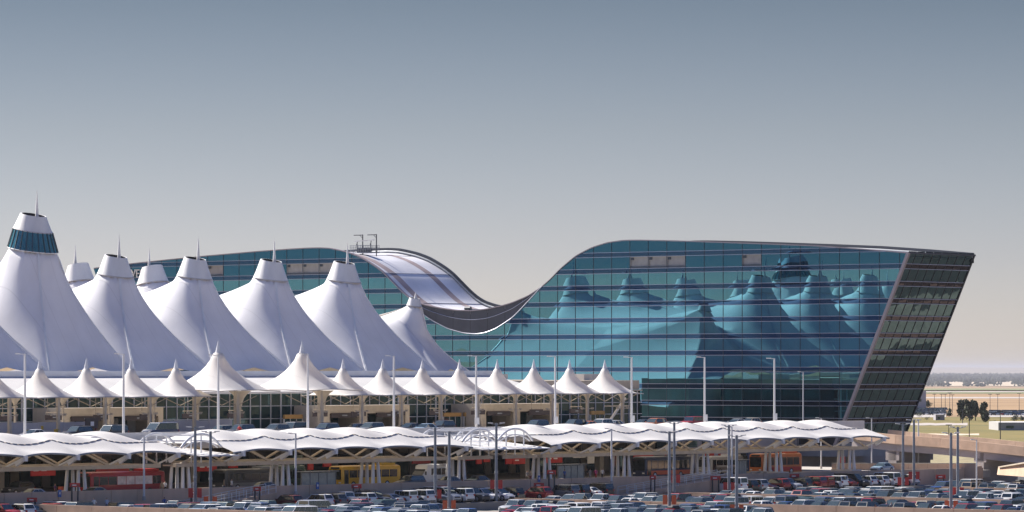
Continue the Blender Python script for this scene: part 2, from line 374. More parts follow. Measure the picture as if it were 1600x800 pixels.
def clip_pane(w0, w1, z0, z1):
    """pane polygon (w, z) clipped by roof curve and the two slanted ends"""
    n = 9; up = []; dn = []
    for i in range(n):
        w = lerp(w0, w1, i / (n - 1)); zt = min(z1, glass_top(w) - 0.12)
        up.append([w, zt]); dn.append([w, z0])
    if all(u_[1] <= z0 + 0.05 for u_ in up): return None, False
    full = all(abs(u_[1] - z1) < 1e-6 for u_ in up)
    for u_ in up: u_[1] = max(u_[1], z0)
    # slanted ends
    if w0 < w_end(z0) or w0 < w_end(z1) or w1 > w_far(z0) or w1 > w_far(z1):
        full = False
        for L in (up, dn):
            for p in L: p[0] = min(max(p[0], w_end(p[1]) + 0.05), w_far(p[1]) - 0.05)
        if abs(up[-1][0] - up[0][0]) < 0.05 and abs(dn[-1][0] - dn[0][0]) < 0.05: return None, False
    if full: return [(w0, z0), (w1, z0), (w1, z1), (w0, z1)], True
    pts = dn[:1] + dn[-1:] + up[::-1]
    out = []
    for p in pts:
        if not out or abs(p[0] - out[-1][0]) + abs(p[1] - out[-1][1]) > 1e-3: out.append(tuple(p))
    return (out, False) if len(out) >= 3 else (None, False)

pane_cache = {}
def pillow(w, h, amp, name, m):
    key = (round(w, 2), round(h, 2), m)
    if key in pane_cache: return pane_cache[key]
    b = MB(); n = 4; P = []
    for i in range(n + 1):
        P.append([(-amp * (1 - (2 * i / n - 1) ** 2) * (1 - (2 * j / n - 1) ** 2), (j / n - .5) * w, (i / n - .5) * h) for j in range(n, -1, -1)])
    b.grid(P); pane_cache[key] = b.mesh(name, m, True); return pane_cache[key]
rp = random.Random(11)
vis, spa, rest_v, rest_s = [], [], MB(), MB()
OPEN = {}
for px in (998, 1027, 1056, 1173, 457, 478, 500, 335): OPEN[int((at_u(px, 410, U0).y - HW) // 4.07)] = 1
for j in range(NCOL):
    w0, w1 = HW + 4.07 * j + 0.04, HW + 4.07 * (j + 1) - 0.04
    rowsz = [(levels[0], 46.0, 'v')]
    for i in range(len(levels) - 1):
        rowsz.append((levels[i] - 0.8, levels[i], 's')); rowsz.append((levels[i + 1], levels[i] - 0.8, 'v'))
    for zi, (z0, z1, kd) in enumerate(rowsz):
        if kd == 'v' and zi == 2 and j in OPEN: continue
        pts, full = clip_pane(w0, w1, z0 + 0.02, z1 - 0.02)
        if not pts: continue
        c = (sum(p[0] for p in pts) / len(pts), sum(p[1] for p in pts) / len(pts))
        px, py, _ = to_px((U0, c[0], c[1]))
        hid = px < 560 and py > 437 or px < 1010 and py > 640 or py > 664
        (vis if kd == 'v' else spa).append((hid, -px, pts, full, w0, w1, z0 + .02, z1 - .02, zi <= 2))
for lst, rest, m, nm in ((vis, rest_v, 'hotel_glass', 'window_pane'), (spa, rest_s, 'hotel_spandrel', 'spandrel_panel')):
    lst.sort(key=lambda a: (a[0], a[1]))
    for q, (hid, _, pts, full, w0, w1, z0, z1, crown) in enumerate(lst):
        mm = 'crown_glass' if crown and m == 'hotel_glass' else m
        if q < 300:
            if full:
                part(nm, pillow(w1 - w0, z1 - z0, rp.choice((0.0035,)), nm, mm), hotel, (U0 - 604, (w0 + w1) / 2 - 498, (z0 + z1) / 2), (0, rp.gauss(0, 0.0017), rp.gauss(0, 0.0015)))
            else:
                MB().poly([(U0, p[0], p[1]) for p in reversed(pts)]).build(nm, mm, hotel)
        else: rest.poly([(U0, p[0], p[1]) for p in reversed(pts)])
    tag(rest.build('remaining_' + nm + 's', m, hotel), kind='stuff')
# louvred openings
for j in OPEN:
    w0, w1 = HW + 4.07 * j + 0.06, HW + 4.07 * (j + 1) - 0.06; z0, z1 = levels[1], levels[0] - 0.8
    b = MB().poly([(U0 + .18, w0, z0), (U0 + .18, w0, z1), (U0 + .18, w1, z1), (U0 + .18, w1, z0)])
    b.box(U0 - .02, U0 + .5, w0, w1, z1 - .12, z1); b.box(U0 - .02, U0 + .5, w0, w0 + .08, z0, z1); b.box(U0 - .02, U0 + .5, w1 - .08, w1, z0, z1)
    b.box(U0 - .04, U0 + .5, w0, w1, z0, z0 + .35, 1); b.box(U0 + .02, U0 + .17, w1 - .7, w1 - .1, z1 - .6, z1 - .15, 1)
    b.build('louvre_opening', ['louver', 'mullion'], hotel)
# fins along the floor lines, split by the roof curve
for i, zl in enumerate(levels):
    for zq in ((zl, zl - 0.8) if i < len(levels) - 1 else (zl,)):
        ws = np.arange(w_end(zq) + 0.1, w_far(zq) - 0.1, 0.5); ok = [glass_top(w) > zq + 0.12 for w in ws]
        st = None
        for w, o_ in list(zip(ws, ok)) + [(ws[-1] + .5, False)]:
            if o_ and st is None: st = w
            if not o_ and st is not None:
                if w - st > 1: MB().box(U0 - 0.13, U0 - 0.004, st, w - .5, zq - 0.036, zq + 0.036).build('horizontal_fin', 'fin', hotel)
                st = None
# vertical mullions
for j in range(NCOL + 1):
    w = HW + 4.07 * j; zt = glass_top(w) - 0.1
    zlo = HZ0
    if w < w_end(HZ0): zlo = E0[1] + (w - E0[0]) / (E1[0] - E0[0]) * (E1[1] - E0[1])
    if w > w_far(HZ0): zlo = E0[1] + ((996 - w) - E0[0]) / (E1[0] - E0[0]) * (E1[1] - E0[1])
    if zlo < zt - 1: MB().box(U0 - 0.07, U0 - 0.003, w - 0.032, w + 0.032, max(zlo, HZ0), zt).build('mullion', 'mullion', hotel)
# dark core behind the glass, roof and parapets
NW = 260; wl = [lerp(402.6, 593.4, i / NW) for i in range(NW + 1)]
core = MB(); 
fr = [(U0 + 0.25, w, top(w) - 0.7) for w in wl]; bk = [(U1 - 0.02, w, top(w) - 0.7) for w in wl]
def low(w):
    z = HZ0
    if w < w_end(HZ0): z = E0[1] + (w - 0.4 - E0[0]) / (E1[0] - E0[0]) * (E1[1] - E0[1])
    if w > w_far(HZ0): z = E0[1] + ((996 - w - 0.4) - E0[0]) / (E1[0] - E0[0]) * (E1[1] - E0[1])
    return max(HZ0, min(z, top(w) - 1))
core.grid([[(U0 + 0.25, w, low(w)) for w in wl], fr]); core.grid([bk, [(U1 - 0.02, w, low(w)) for w in wl]])
core.build('inner_wall', 'dark_void', hotel)
roof = MB().grid([[(U0 + 0.2, w, top(w) - 0.65) for w in wl], [(U1 - 0.3, w, top(w) - 0.65) for w in wl]]).build('roof', 'roof_white', hotel, smooth=True)
for ua, ub in ((U0 + 2.6, U0 + 4.4), (U0 + 13.2, U0 + 15.0)):
    ws_ = [w for w in wl if 486 < w < 530]
    MB().grid([[(ua, w, top(w) - 0.62) for w in ws_], [(ub, w, top(w) - 0.62) for w in ws_]]).build('roof_walkway', 'roof_walk', roof, smooth=True)
for w in (528.5, 519.5, 511.5, 503):
    MB().box(U0 + 0.4, U1 - 0.5, w - .14, w + .14, top(w) - .66, top(w) - .60).build('roof_seam', 'seam' if w != 519.5 else 'white_metal', roof)
# far parapet, thick and dark, and front parapet edge
pp = MB(); pp.grid([[(U1 - .3, w, top(w) - 1.4) for w in wl], [(U1 - .3, w, top(w) + .35) for w in wl], [(U1 + .05, w, top(w) + .35) for w in wl], [(U1 + .05, w, top(w) - 1.4) for w in wl]])
pp.build('rear_parapet', 'dark_metal', hotel)
pr = MB().tube([(U1 - .45, w, top(w) - 0.35) for w in wl[::2]], 0.22, 6); pr.build('rear_rail', 'grey_metal', hotel)
pf = MB(); wf = [w for w in wl]
pf.grid([[(U0 - .12, w, top(w) - .16) for w in wf], [(U0 - .12, w, top(w) + .02) for w in wf], [(U0 + .45, w, top(w) + .02) for w in wf], [(U0 + .45, w, top(w) - .7) for w in wf]])
pf.build('front_coping', 'corner_trim', hotel)
# dark screen panels in the dip and the pale line below them
wj = [HW + 4.07 * j for j in range(NCOL) if SW[0] < HW + 4.07 * j < SW[-1]]; wj = [float(SW[0])] + wj + [float(SW[-1])]
for a, b_ in zip(wj[:-1], wj[1:]):
    n = 6; ww = [lerp(a + .04, b_ - .04, i / n) for i in range(n + 1)]
    MB().grid([[(U0 + .12, w, glass_top(w)) for w in ww][::-1], [(U0 + .12, w, max(glass_top(w), top(w) - .1)) for w in ww][::-1]]).build('screen_panel', 'screen', hotel)
sm = [float(w) for w in SW[::2]]
MB().tube([(U0 - .06, w, glass_top(w)) for w in sm], 0.085, 6).build('curved_trim', 'fin', hotel)
MB().tube([(U0 + .02, w, lerp(glass_top(w), top(w), 0.60)) for w in sm], 0.05, 5).build('curved_rail', 'fin', hotel)
# slanted end wall: 8 bays, same floor lines
NB = 8
def epos(a, z, off=0.0): return (U0 + a * 20.0, w_end(z) - off * 0.908, z - off * 0.418)
for i in range(NB):
    a0, a1 = i / NB + .004, (i + 1) / NB - .004
    rz = [(levels[0], top(402.6) + .0, 'end_glass')]
    rz = [(levels[1] + 2.08, top(403) - .25, 'end_glass')]
    for q in range(len(levels) - 1):
        if q == 0: rz.append((levels[1], levels[0] - .8, 'end_glass')); continue
        rz.append((levels[q] - .8, levels[q], 'end_spandrel')); rz.append((levels[q + 1], levels[q] - .8, 'end_glass'))
    for (z0, z1, m) in rz:
        if z1 - z0 < .1: continue
        t1, t2 = rp.gauss(0, 0.012), rp.gauss(0, 0.012)
        pts = [epos(a0, z0 + .02, t1), epos(a1, z0 + .02, t2), epos(a1, z1 - .02, -t1), epos(a0, z1 - .02, -t2)]
        n = 3; P = []
        for r_ in range(n + 1):
            P.append([epos(lerp(a0, a1, c_ / n), lerp(z0 + .02, z1 - .02, r_ / n), 0.010 * math.sin(math.pi * r_ / n) + t1 * (r_ / n - .5) + t2 * (c_ / n - .5)) for c_ in range(n + 1)])
        MB().grid(P).build('end_pane', m, hotel, smooth=True)
for i in range(1, NB):
    MB().bar(epos(i / NB, HZ0, .05), epos(i / NB, top(403) - .3, .05), 0.07, 0.07).build('end_mullion', 'end_mullion', hotel)
for zl in levels[1:]:
    for zq in (zl, zl - .8):
        if zq > HZ0: MB().bar(epos(0, zq, .06), epos(1, zq, .06), 0.12, 0.1).build('end_fin', 'fin', hotel)
zt = top(402.6)
MB().bar(epos(-.004, HZ0, .12), epos(-.004, zt, .12), 0.55, 0.5).build('corner_trim', 'corner_trim', hotel)
MB().bar(epos(1.0, HZ0, .08), epos(1.0, zt, .08), 0.22, 0.22).build('rear_corner_trim', 'end_mullion', hotel)
MB().bar(epos(0, zt - .05, .1), epos(1.005, zt - .05, .1), 0.3, 0.3).build('end_coping', 'dark_metal', hotel)
MB().poly([epos(0, HZ0, -.25), epos(1, HZ0, -.25), epos(1, zt - .3, -.25), epos(0, zt - .3, -.25)]).build('end_inner_wall', 'dark_void', hotel)
MB().box(U0 + .3, U1 - .1, 417, 590, 4, HZ0 + .3).build('base_wall', 'concrete', hotel)
# lettering on the far wing
tcu = bpy.data.curves.new('hotel_lettering', 'FONT'); tcu.body = 'WESTIN'; tcu.size = 2.3; tcu.extrude = 0.08
to = bpy.data.objects.new('hotel_lettering', tcu); COL.objects.link(to)
bpy.context.view_layer.update()
tm = bpy.data.meshes.new_from_object(to.evaluated_get(bpy.context.evaluated_depsgraph_get())); bpy.data.objects.remove(to)
tm.materials.clear(); tm.materials.append(MATS['lamp_white'])
pw = at_u(199.5, 434, U0)
part('lettering', tm, hotel, (U0 - .25 - 604, pw.y - 498, pw.z), (R(90), 0, R(-90)))

# roof maintenance rig on the crest, and a small winch in the dip
rg_l = at_u(568, 394, 600.0)
rig = thing('maintenance_rig', rg_l, 'window-cleaning rig with caged platform and two davits on hotel roof crest', 'roof rig')
rb = MB(); x0, y0, z0 = rg_l
for dx in (-1.2, 1.2):
    rb.box(x0 + dx - .05, x0 + dx + .05, y0 - 2.9, y0 + 2.4, z0 - .2, z0 - .05)
for i in range(13):
    yy = y0 - 2.8 + i * .42
    for dx in (-1.2, 1.2): rb.bar((x0 + dx, yy, z0 - .1), (x0 + dx, yy, z0 + 1.25), .06, .06)
for zz in (.4, .8, 1.25):
    for dx in (-1.2, 1.2): rb.bar((x0 + dx, y0 - 2.9, z0 + zz), (x0 + dx, y0 + 2.4, z0 + zz), .06, .06)
rb.build('cage', 'grey_metal', rig)
for yy in (y0 - 3.2, y0 + .2):
    d = MB().bar((x0, yy, z0 - .8), (x0, yy, z0 + 3.3), .14, .14); d.bar((x0, yy, z0 + 3.2), (x0, yy + 2.2, z0 + 3.2), .12, .14); d.bar((x0, yy, z0 + 2.6), (x0, yy + .7, z0 + 3.15), .07, .07)
    d.build('davit', 'dark_metal', rig)
for yy in (y0 - 1.9, y0 + 1.5): MB().bar((x0, yy, z0), (x0, yy + .15, z0 + 1.6), .16, .16).bar((x0, yy + .1, z0 + 1.6), (x0, yy, z0 + 2.1), .1, .1).build('hoist', 'dark_metal', rig)
MB().bar((x0, y0 - 2.6, z0 + 2.25), (x0, y0 + 2.2, z0 + 2.05), .16, .16).build('spreader_bar', 'lamp_white', rig)
MB().box(x0 - .7, x0 + .7, y0 - 1.4, y0 + 1.0, z0 - .1, z0 + .7).build('winch_box', 'dark_metal', rig)
wl_ = at_u(731, 482, 601.0); wl_.z = top(wl_.y) - .6
wn = thing('roof_winch', wl_, 'small dark winch lying in the dip of the white hotel roof', 'winch')
b = MB().box(wl_.x - .6, wl_.x + .6, wl_.y - 1.3, wl_.y + 1.3, wl_.z + .1, wl_.z + .35); b.build('base', 'dark_metal', wn)
MB().cyl((wl_.x, wl_.y - .7, wl_.z + .6), (wl_.x, wl_.y + .6, wl_.z + .6), .35).build('drum', 'dark_metal', wn)
MB().bar((wl_.x, wl_.y - 3.6, wl_.z + .35), (wl_.x, wl_.y - 1.0, wl_.z + .45), .15, .15).build('boom', 'grey_metal', wn)

# ================================================================== TENT ROOF OF THE TERMINAL
TS = 18.0; W_N, W_F, W_C = 475.0, 521.0, 498.0; W_E = 462.0
def solve_tent(ztop, rr, h=0.5, low=False, centre=None):
    """tensioned membrane over one bay (half of it by symmetry): weighted Laplace with cables; returns dict (i,j)->z"""
    nx = int(9 / h) + 1; ny = int((W_C - W_E) / h) + 1
    xs = np.arange(nx) * h; ys = W_E + np.arange(ny) * h
    N = nx * ny; A = np.zeros((N, N)); B = np.zeros(N)
    idx = lambda i, j: i * ny + j
    def cable(i, j):   # near the line from mast to the mid anchor on the edge
        if ys[j] > W_N: return 1.0
        d = abs(xs[i] / 9.0 - (W_N - ys[j]) / (W_N - W_E)) * 9.0 * 0.82
        return 1.0 + 5.0 * max(0, 1 - d / 0.5)
    for i in range(nx):
        for j in range(ny):
            n = idx(i, j); r_ = math.hypot(xs[i], ys[j] - W_N)
            fix = None
            if r_ <= rr: fix = ztop + (ys[j] - W_N) * 0.16
            elif j == 0: fix = 18.2 + 0.9 * (1 - xs[i] / 9.0) ** 2
            elif i == nx - 1:
                s = (ys[j] - W_E) / (W_C - W_E); s = (ys[j] - W_E) / (W_N - W_E); fix = (18.2 + 2.2 * min(1, s)) if low else 18.2 + 8.0 * s ** 0.85 if s < 1 else 26.2 + 1.2 * (ys[j] - W_N) / (W_C - W_N)
            elif ys[j] < W_N and abs(xs[i] / 9.0 - (W_N - ys[j]) / (W_N - W_E)) * 7.4 < 0.28 * h / 0.5:
                s = (math.hypot(xs[i], ys[j] - W_N) - rr) / (15.81 - rr); fix = lerp(ztop - rr * .13, 18.2, max(0, s) ** 0.69)
            elif i == 0 and ys[j] > W_N + rr:
                s = (ys[j] - W_N - rr) / (W_C - W_N - rr); fix = lerp(ztop + rr * .16, 28.6 if ztop > 31 else 26.0, s ** 0.7)
            if i == 0 and centre is not None: fix = centre[j]
            if fix is not None: A[n, n] = 1; B[n] = fix; continue
            for di, dj in ((1, 0), (-1, 0), (0, 1), (0, -1)):
                a, b_ = i + di, j + dj
                if a < 0: a = 1
                if b_ >= ny: b_ = ny - 2
                w_ = 0.5 * (cable(i, j) + cable(a, b_)); A[n, n] += w_; A[n, idx(a, b_)] -= w_
    return xs, ys, np.linalg.solve(A, B).reshape(nx, ny)
def end_fit(x, y, z):
    """the last tent is drawn in: narrower on its outer side and with steeper, hollower flanks"""
    r_ = math.hypot(x, y); k = max(0.0, min(1.0, (r_ - 1.3) / 3.0))
    if x > 0: x *= lerp(1, .42, k)
    if y < 0: y *= lerp(1, .62 + .38 * max(0, min(1, -x / 9)), k)
    return (x, y, z - 1.1 * math.sin(math.pi * max(0, min(1, (z - 18.2) / 11.4))) * (1 if x > -4 else 0))
def tent_mesh(ztop, rr, scale_small=None):
    xs, ys, Z = solve_tent(ztop, rr)
    ZR = Z if not scale_small else solve_tent(ztop, rr, 0.5, True, Z[0])[2]
    X = np.concatenate([-xs[:0:-1], xs]); ZZ = np.concatenate([Z[:0:-1], ZR], axis=0)
    b = MB(); nx, ny = ZZ.shape
    for i in range(nx):
        for j in range(ny): b.v.append(end_fit(X[i], ys[j] - W_N, ZZ[i, j]) if scale_small else (X[i], ys[j] - W_N, ZZ[i, j]))
    for i in range(nx - 1):
        for j in range(ny - 1):
            cx, cy = X[i] + .25, ys[j] + .25 - W_N
            if math.hypot(cx, cy) < rr - 0.75 or (scale_small and cx > 0): continue
            b.f.append((i * ny + j, (i + 1) * ny + j, (i + 1) * ny + j + 1, i * ny + j + 1)); b.m.append(0)
    return b.mesh('tent_membrane', 'tent_fabric', True)
def tcap(r0, r1, z0, z1, tilt0, tilt1, off, wall=True):
    """truncated oblique cone with hollow top; ring planes tilt down towards -y"""
    b = MB(); n = 28; rows = []
    for s in (0, .25, .5, .75, 1.0):
        r_ = lerp(r0, r1, s ** .9); zz = lerp(z0, z1, s); tl = lerp(tilt0, tilt1, s); oy = off * s
        rows.append([(r_ * math.cos(a), oy + r_ * math.sin(a), zz + tl * r_ * math.sin(a)) for a in [2 * math.pi * i / n for i in range(n)]])
    b.grid(rows, 0, True)
    rt = rows[-1]; inn = [(x * .9, off + (y - off) * .9, z - .02) for x, y, z in rt]; inl = [(x * .9, off + (y - off) * .9, z1 - 1.2) for x, y, z in rt]
    b.grid([rt, inn], 0, True); b.grid([inn, inl], 1, True); b.poly(inl, 1)
    return b
tent_me = tent_mesh(33.6, 2.85); big_me = tent_mesh(37.2, 3.9); end_me = tent_mesh(29.6, 1.3, True); end_far_me = None
def spike_me(h): return MB().cyl((0, 0, 0), (0, 0, h * .35), .34, .24, 8).cyl((0, 0, h * .35), (0, 0, h), .24, .02, 8).mesh('mast_spike', 'cap_white', 40)
def ring_me(r_, z, tilt, m='seam'):
    b = MB(); n = 28; a_ = [2 * math.pi * i / n for i in range(n)]
    b.grid([[((r_ + d) * math.cos(a), (r_ + d) * math.sin(a), z + dz + tilt * r_ * math.sin(a)) for a in a_] for d, dz in ((-.1, .07), (.04, .06), (.04, -.06), (-.1, -.07))], 0, True)
    return b.mesh('seam_ring', m, True)
CAP = tcap(2.85, 1.75, 33.6, 36.6, 0.16, 0.20, -0.1).mesh('cap', ['cap_white', 'dark_void'], 40)
CAPB2 = tcap(3.9, 3.0, 37.2, 40.2, 0.16, 0.19, -.05).mesh('lookout_wall', ['lookout_glass', 'dark_void'], 40)
CAPB = tcap(3.05, 2.0, 40.2, 42.6, 0.19, 0.20, -.1).mesh('cap', ['cap_white', 'dark_void'], 40)
CAPS = tcap(1.3, .85, 29.6, 30.9, 0.16, 0.20, -.05).mesh('cap', ['cap_white', 'dark_void'], 40)
# strip geometry following each solved surface
def strips(ztop, rr):
    xs, ys, Z = solve_tent(ztop, rr, 0.75); out = []
    for sg in (-1, 1):
        pts = []
        for i in range(25):
            s = i / 24; x = lerp(rr * .5, 9.0, s); y = lerp(-rr * .82, W_E - W_N, s)
            fi = min(x / .75, len(xs) - 1.001); fj = min(max((y + W_N - W_E) / .75, 0), len(ys) - 1.001); i0, j0 = int(fi), int(fj); a, c = fi - i0, fj - j0
            z = Z[i0, j0]*(1-a)*(1-c) + Z[i0+1, j0]*a*(1-c) + Z[i0, j0+1]*(1-a)*c + Z[i0+1, j0+1]*a*c
            q_ = end_fit(sg * x, y, z) if ztop < 31 else (sg * x, y, z); pts.append((q_[0], q_[1], q_[2] + .05))
        b = MB()
        for p, q in zip(pts[:-1], pts[1:]): b.bar(p, q, 0.30, 0.16)
        out.append(b.mesh('cable_cover', 'white_metal'))
    return out
ST_N, ST_B, ST_S = strips(33.6, 2.85), strips(37.2, 3.9), strips(29.6, 1.3)
# end membranes sweeping down from the last masts towards the hotel: a ridge to a low anchor, a shaded outer sheet and a valley sheet
def end_ridge(q): return Vector((lerp(1.0, 24.0, q), lerp(-.7, -9.8, q), lerp(29.4, 12.0, q ** .47)))
xs_, ys_, Z_ = solve_tent(29.6, 1.3)
def end_front(q):
    y = lerp(-1.2, W_E - W_N + .4, q); p = end_fit(0.0, y, float(np.interp(y + W_N, ys_, Z_[0]))); return Vector(p)
def end_valley(q): return Vector((lerp(.6, 16.0, q), lerp(1.1, 22.2, min(1, q * 3.0) ** .8), lerp(29.7, 15.0, q ** .62)))
def end_crest(q):
    y = lerp(1.0, 22.2, q); return Vector((-.02, y, float(np.interp(y + W_N, ys_, Z_[0])) - .02))
def end_hip(q): return end_valley(q / 3.0)
def fan(A, B_, sag):
    P = []
    for r_ in range(25):
        q = r_ / 24; P.append([A(q).lerp(B_(q), f / 12) - Vector((0, 0, sag * math.sin(math.pi * f / 12) * math.sin(math.pi * min(1, q * 1.1) * .9))) for f in range(13)])
    return MB().grid(P)
rc_ = MB()
for q in range(24): rc_.bar(end_ridge(q / 24) + Vector((0, 0, .05)), end_ridge((q + 1) / 24) + Vector((0, 0, .05)), .3, .16)
END_PARTS = [('outer_membrane', fan(end_front, end_ridge, .5).mesh('outer_membrane', 'tent_fabric', True)), ('valley_membrane', fan(end_ridge, end_valley, .9).mesh('valley_membrane', 'tent_fabric', True)), ('crest_membrane', fan(end_crest, end_hip, -.3).mesh('crest_membrane', 'tent_fabric', True)), ('cable_cover', rc_.mesh('cable_cover', 'white_metal'))]
MAST_U = [553 - TS * i for i in range(9)]
near_lab = {0: 'small low white tent at the right end of the near tent row', 1: 'fourth tall white tent right of the glass-banded tent', 2: 'third tall white tent right of the glass-banded tent',
            3: 'second tall white tent right of the glass-banded tent', 4: 'first tall white tent right of the glass-banded tent', 5: 'tallest white tent with a ring of glass under its cap',
            6: 'white tent slope cut off at the left picture edge', 7: 'white tent out at far left beyond the cut-off tent slope', 8: 'outermost white tent at far left of the near row'}
far_lab = {0: 'small low tent tip in the rear row before the hotel', 1: 'rear white tent peak in front of the hotel lettering', 2: 'rear white tent peak just right of the tallest tent',
           3: 'rear white tent hidden behind the tallest tent', 4: 'rear tent fourth from the right end', 5: 'rear tent with glass ring', 6: 'rear tent at far left', 7: 'second rear tent at far left', 8: 'outermost rear tent at far left'}
for row, W0, sgn in (('near', W_N, 0), ('far', W_F, math.pi)):
    for i, u in enumerate(MAST_U):
        me, cp, spk, st = (tent_me, CAP, 37.0, ST_N)
        if i == 0: me, cp, st = end_me, CAPS, ST_S
        if i == 5: me, cp, st = big_me, CAPB, ST_B
        t = thing('fabric_tent', (u, W0 + (.8 if row == 'near' else -.8), 0), (near_lab if row == 'near' else far_lab)[i], 'tent', 'tents of the terminal roof', sgn)
        mo = part('membrane', me, t); c = part('cap', cp, t)
        if i: part('cable_cover', st[0], t); part('cable_cover', st[1], t)
        else:
            ends = [mo] + [part(nm_, me_, t) for nm_, me_ in END_PARTS]
            if row == 'far':
                for e_ in ends: e_.scale.x = -1
        if i == 5:
            part('lookout_glass', CAPB2, t); part('seam_ring', ring_me(3.05, 40.2, .19), t); part('seam_ring', ring_me(3.9, 37.2, .16, 'cap_white'), t)
            for q in range(24):
                a = 2 * math.pi * q / 24
                part('lookout_mullion', MB().bar((3.92*math.cos(a), 3.92*math.sin(a), 37.2+.16*3.9*math.sin(a)), (3.06*math.cos(a), -.05+3.06*math.sin(a), 40.2+.19*3.05*math.sin(a)), .1, .1).mesh('lookout_mullion', 'mullion'), t)
            part('mast_spike', spike_me(5.0), c, (0, -.9, 41.3))
        elif i == 0: part('seam_ring', ring_me(1.3, 29.6, .16), t); part('mast_spike', spike_me(1.4), c, (0, -.3, 30.5))
        else: part('seam_ring', ring_me(2.85, 33.6, .16), t); part('mast_spike', spike_me(4.6), c, (0, -.8, 35.4))

# glass end wall of the great hall, set back under the end membranes
hall = thing('hall_end_wall', (557, 498, 9), 'dark glass end wall of the tent hall below the end membranes', 'wall')
for q in range(14):
    w0_ = 468.5 + q * 4.2
    MB().box(556.4, 556.6, w0_ + .06, w0_ + 4.14, 9.3, 17.5).build('glass_panel', 'terminal_glass', hall)

# ================================================================== TERMINAL SIDE BUILDING (departures level)
def u_at(px, w): return at_w(px, 600, w).x
W_G = 437.0
UA, UB = 387.0, 566.0
term = thing('terminal_building', ((UA + UB) / 2, W_G, UPPER), 'terminal side wing with dark glass front and white low roof behind small canopies', 'building')
pane_v = {}
col_n = int((UB - UA) / 2.25)
rows_z = [(UPPER + .2, 11.35), (11.45, 13.25), (13.35, 15.15)]
for r_, (z0, z1) in enumerate(rows_z):
    key = round(z1 - z0, 3)
    if key not in pane_v: pane_v[key] = MB().poly([(0, 0, 0), (2.17, 0, 0), (2.17, 0, z1 - z0), (0, 0, z1 - z0)]).mesh('glass_pane', 'terminal_glass')
    for i in range(col_n):
        u = UA + 2.25 * i + .04
        part('glass_pane', pane_v[key], term, (u - (UA + UB) / 2, 0.0, z0 - UPPER), (0, 0, rp.gauss(0, .004)))
for i in range(col_n + 1):
    u = UA + 2.25 * i; wd = .11 if i % 4 else .2
    MB().box(u - wd / 2, u + wd / 2, W_G - .14, W_G + .1, UPPER + .15, 15.2).build('mullion', 'concrete_pale', term)
for z in (11.4, 13.3): MB().box(UA, UB, W_G - .10, W_G + .05, z - .05, z + .05).build('transom', 'concrete_pale', term)
MB().box(UA, UB, W_G - .2, W_G + .2, 15.2, 15.42).build('head_beam', 'beige', term)
MB().box(UA, UB, W_G + 3, W_G + 3.2, UPPER, 15.2).build('inner_wall', 'dark_void', term)
MB().add([(UA, W_G - .6, 15.45), (540, W_G - .6, 15.45), (540, 447.5, 17.75), (UA, 447.5, 17.75)], [(0, 1, 2, 3)]).add([(UA, W_G - .6, 15.44), (540, W_G - .6, 15.44), (540, W_G - .6, 15.15), (UA, W_G - .6, 15.15)], [(0, 1, 2, 3)]).build('sloping_roof', 'canopy_fabric', term)
MB().box(UA, 540.4, 447.6, 448.6, 17.7, 18.55).build('roof_edge_beam', 'white_metal', term)
MB().box(UA, 545, 448.6, 463, 17.2, 18.0).build('flat_roof', 'concrete_pale', term)
MB().box(540.6, UB, W_G + .5, 462, 15.45, 16.95).build('end_parapet', 'beige', term)
for px in (912, 932):
    u = u_at(px, 449); MB().box(u - 1.2, u + 1.2, 448, 450.5, 16.95, 18.0).build('roof_unit', 'concrete_pale', term)
MB().box(UB - .2, UB, W_G + .2, 462, UPPER, 15.4).build('end_glass', 'terminal_glass', term)
MB().box(UA, UB + 8, 463.5, 474, 6, 17).build('hall_wall', 'concrete', term)
# entrance blocks standing in front of the glass
for (pa, pb, lab) in ((100, 255, 'left'), (507, 640, 'middle'), (752, 873, 'right')):
    ua, ub = u_at(pa, 430.5), u_at(pb, 430.5)
    if ub - ua < 4: continue
    v = thing('entrance_block', ((ua + ub) / 2, 433, UPPER), {'left': 'beige entrance block behind grey hoarding at far left', 'middle': 'beige entrance block below the middle canopies with two dark doorways', 'right': 'beige entrance block below the right canopies'}[lab], 'entrance', 'entrance blocks of the terminal')
    b = MB().box(ua, ub, 430.5, 436.7, 12.1, 13.35); b.box(ua, ua + 1.2, 430.5, 436.7, UPPER, 12.1); b.box(ub - 1.0, ub, 430.5, 436.7, UPPER, 12.1)
    um = lerp(ua, ub, .42); b.box(um, um + 1.5, 430.5, 436.7, UPPER, 12.1); b.build('wall', 'beige', v)
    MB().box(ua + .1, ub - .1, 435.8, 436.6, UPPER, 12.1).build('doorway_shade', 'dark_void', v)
    for (a, c) in ((ua + 1.3, um - .1), (um + 1.6, ub - 1.1)):
        n = max(2, int((c - a) / 1.6))
        for i in range(n): MB().box(lerp(a, c, i / n) + .05, lerp(a, c, (i + 1) / n) - .05, 434.9, 435.0, UPPER + .1, 11.8).build('glass_door', 'terminal_glass' if i % 2 else 'louver', v)
    for (a, c) in ((lerp(ua, um, .15), lerp(ua, um, .85)), (lerp(um, ub, .3), lerp(um, ub, .8))):
        s = MB().box(a, c, 430.2, 430.4, 11.5, 12.2).build('door_sign', 'dark_sign', v)
        MB().box(lerp(a, c, .42), lerp(a, c, .62), 430.17, 430.195, 11.75, 11.95).build('print', 'grey_metal', s)
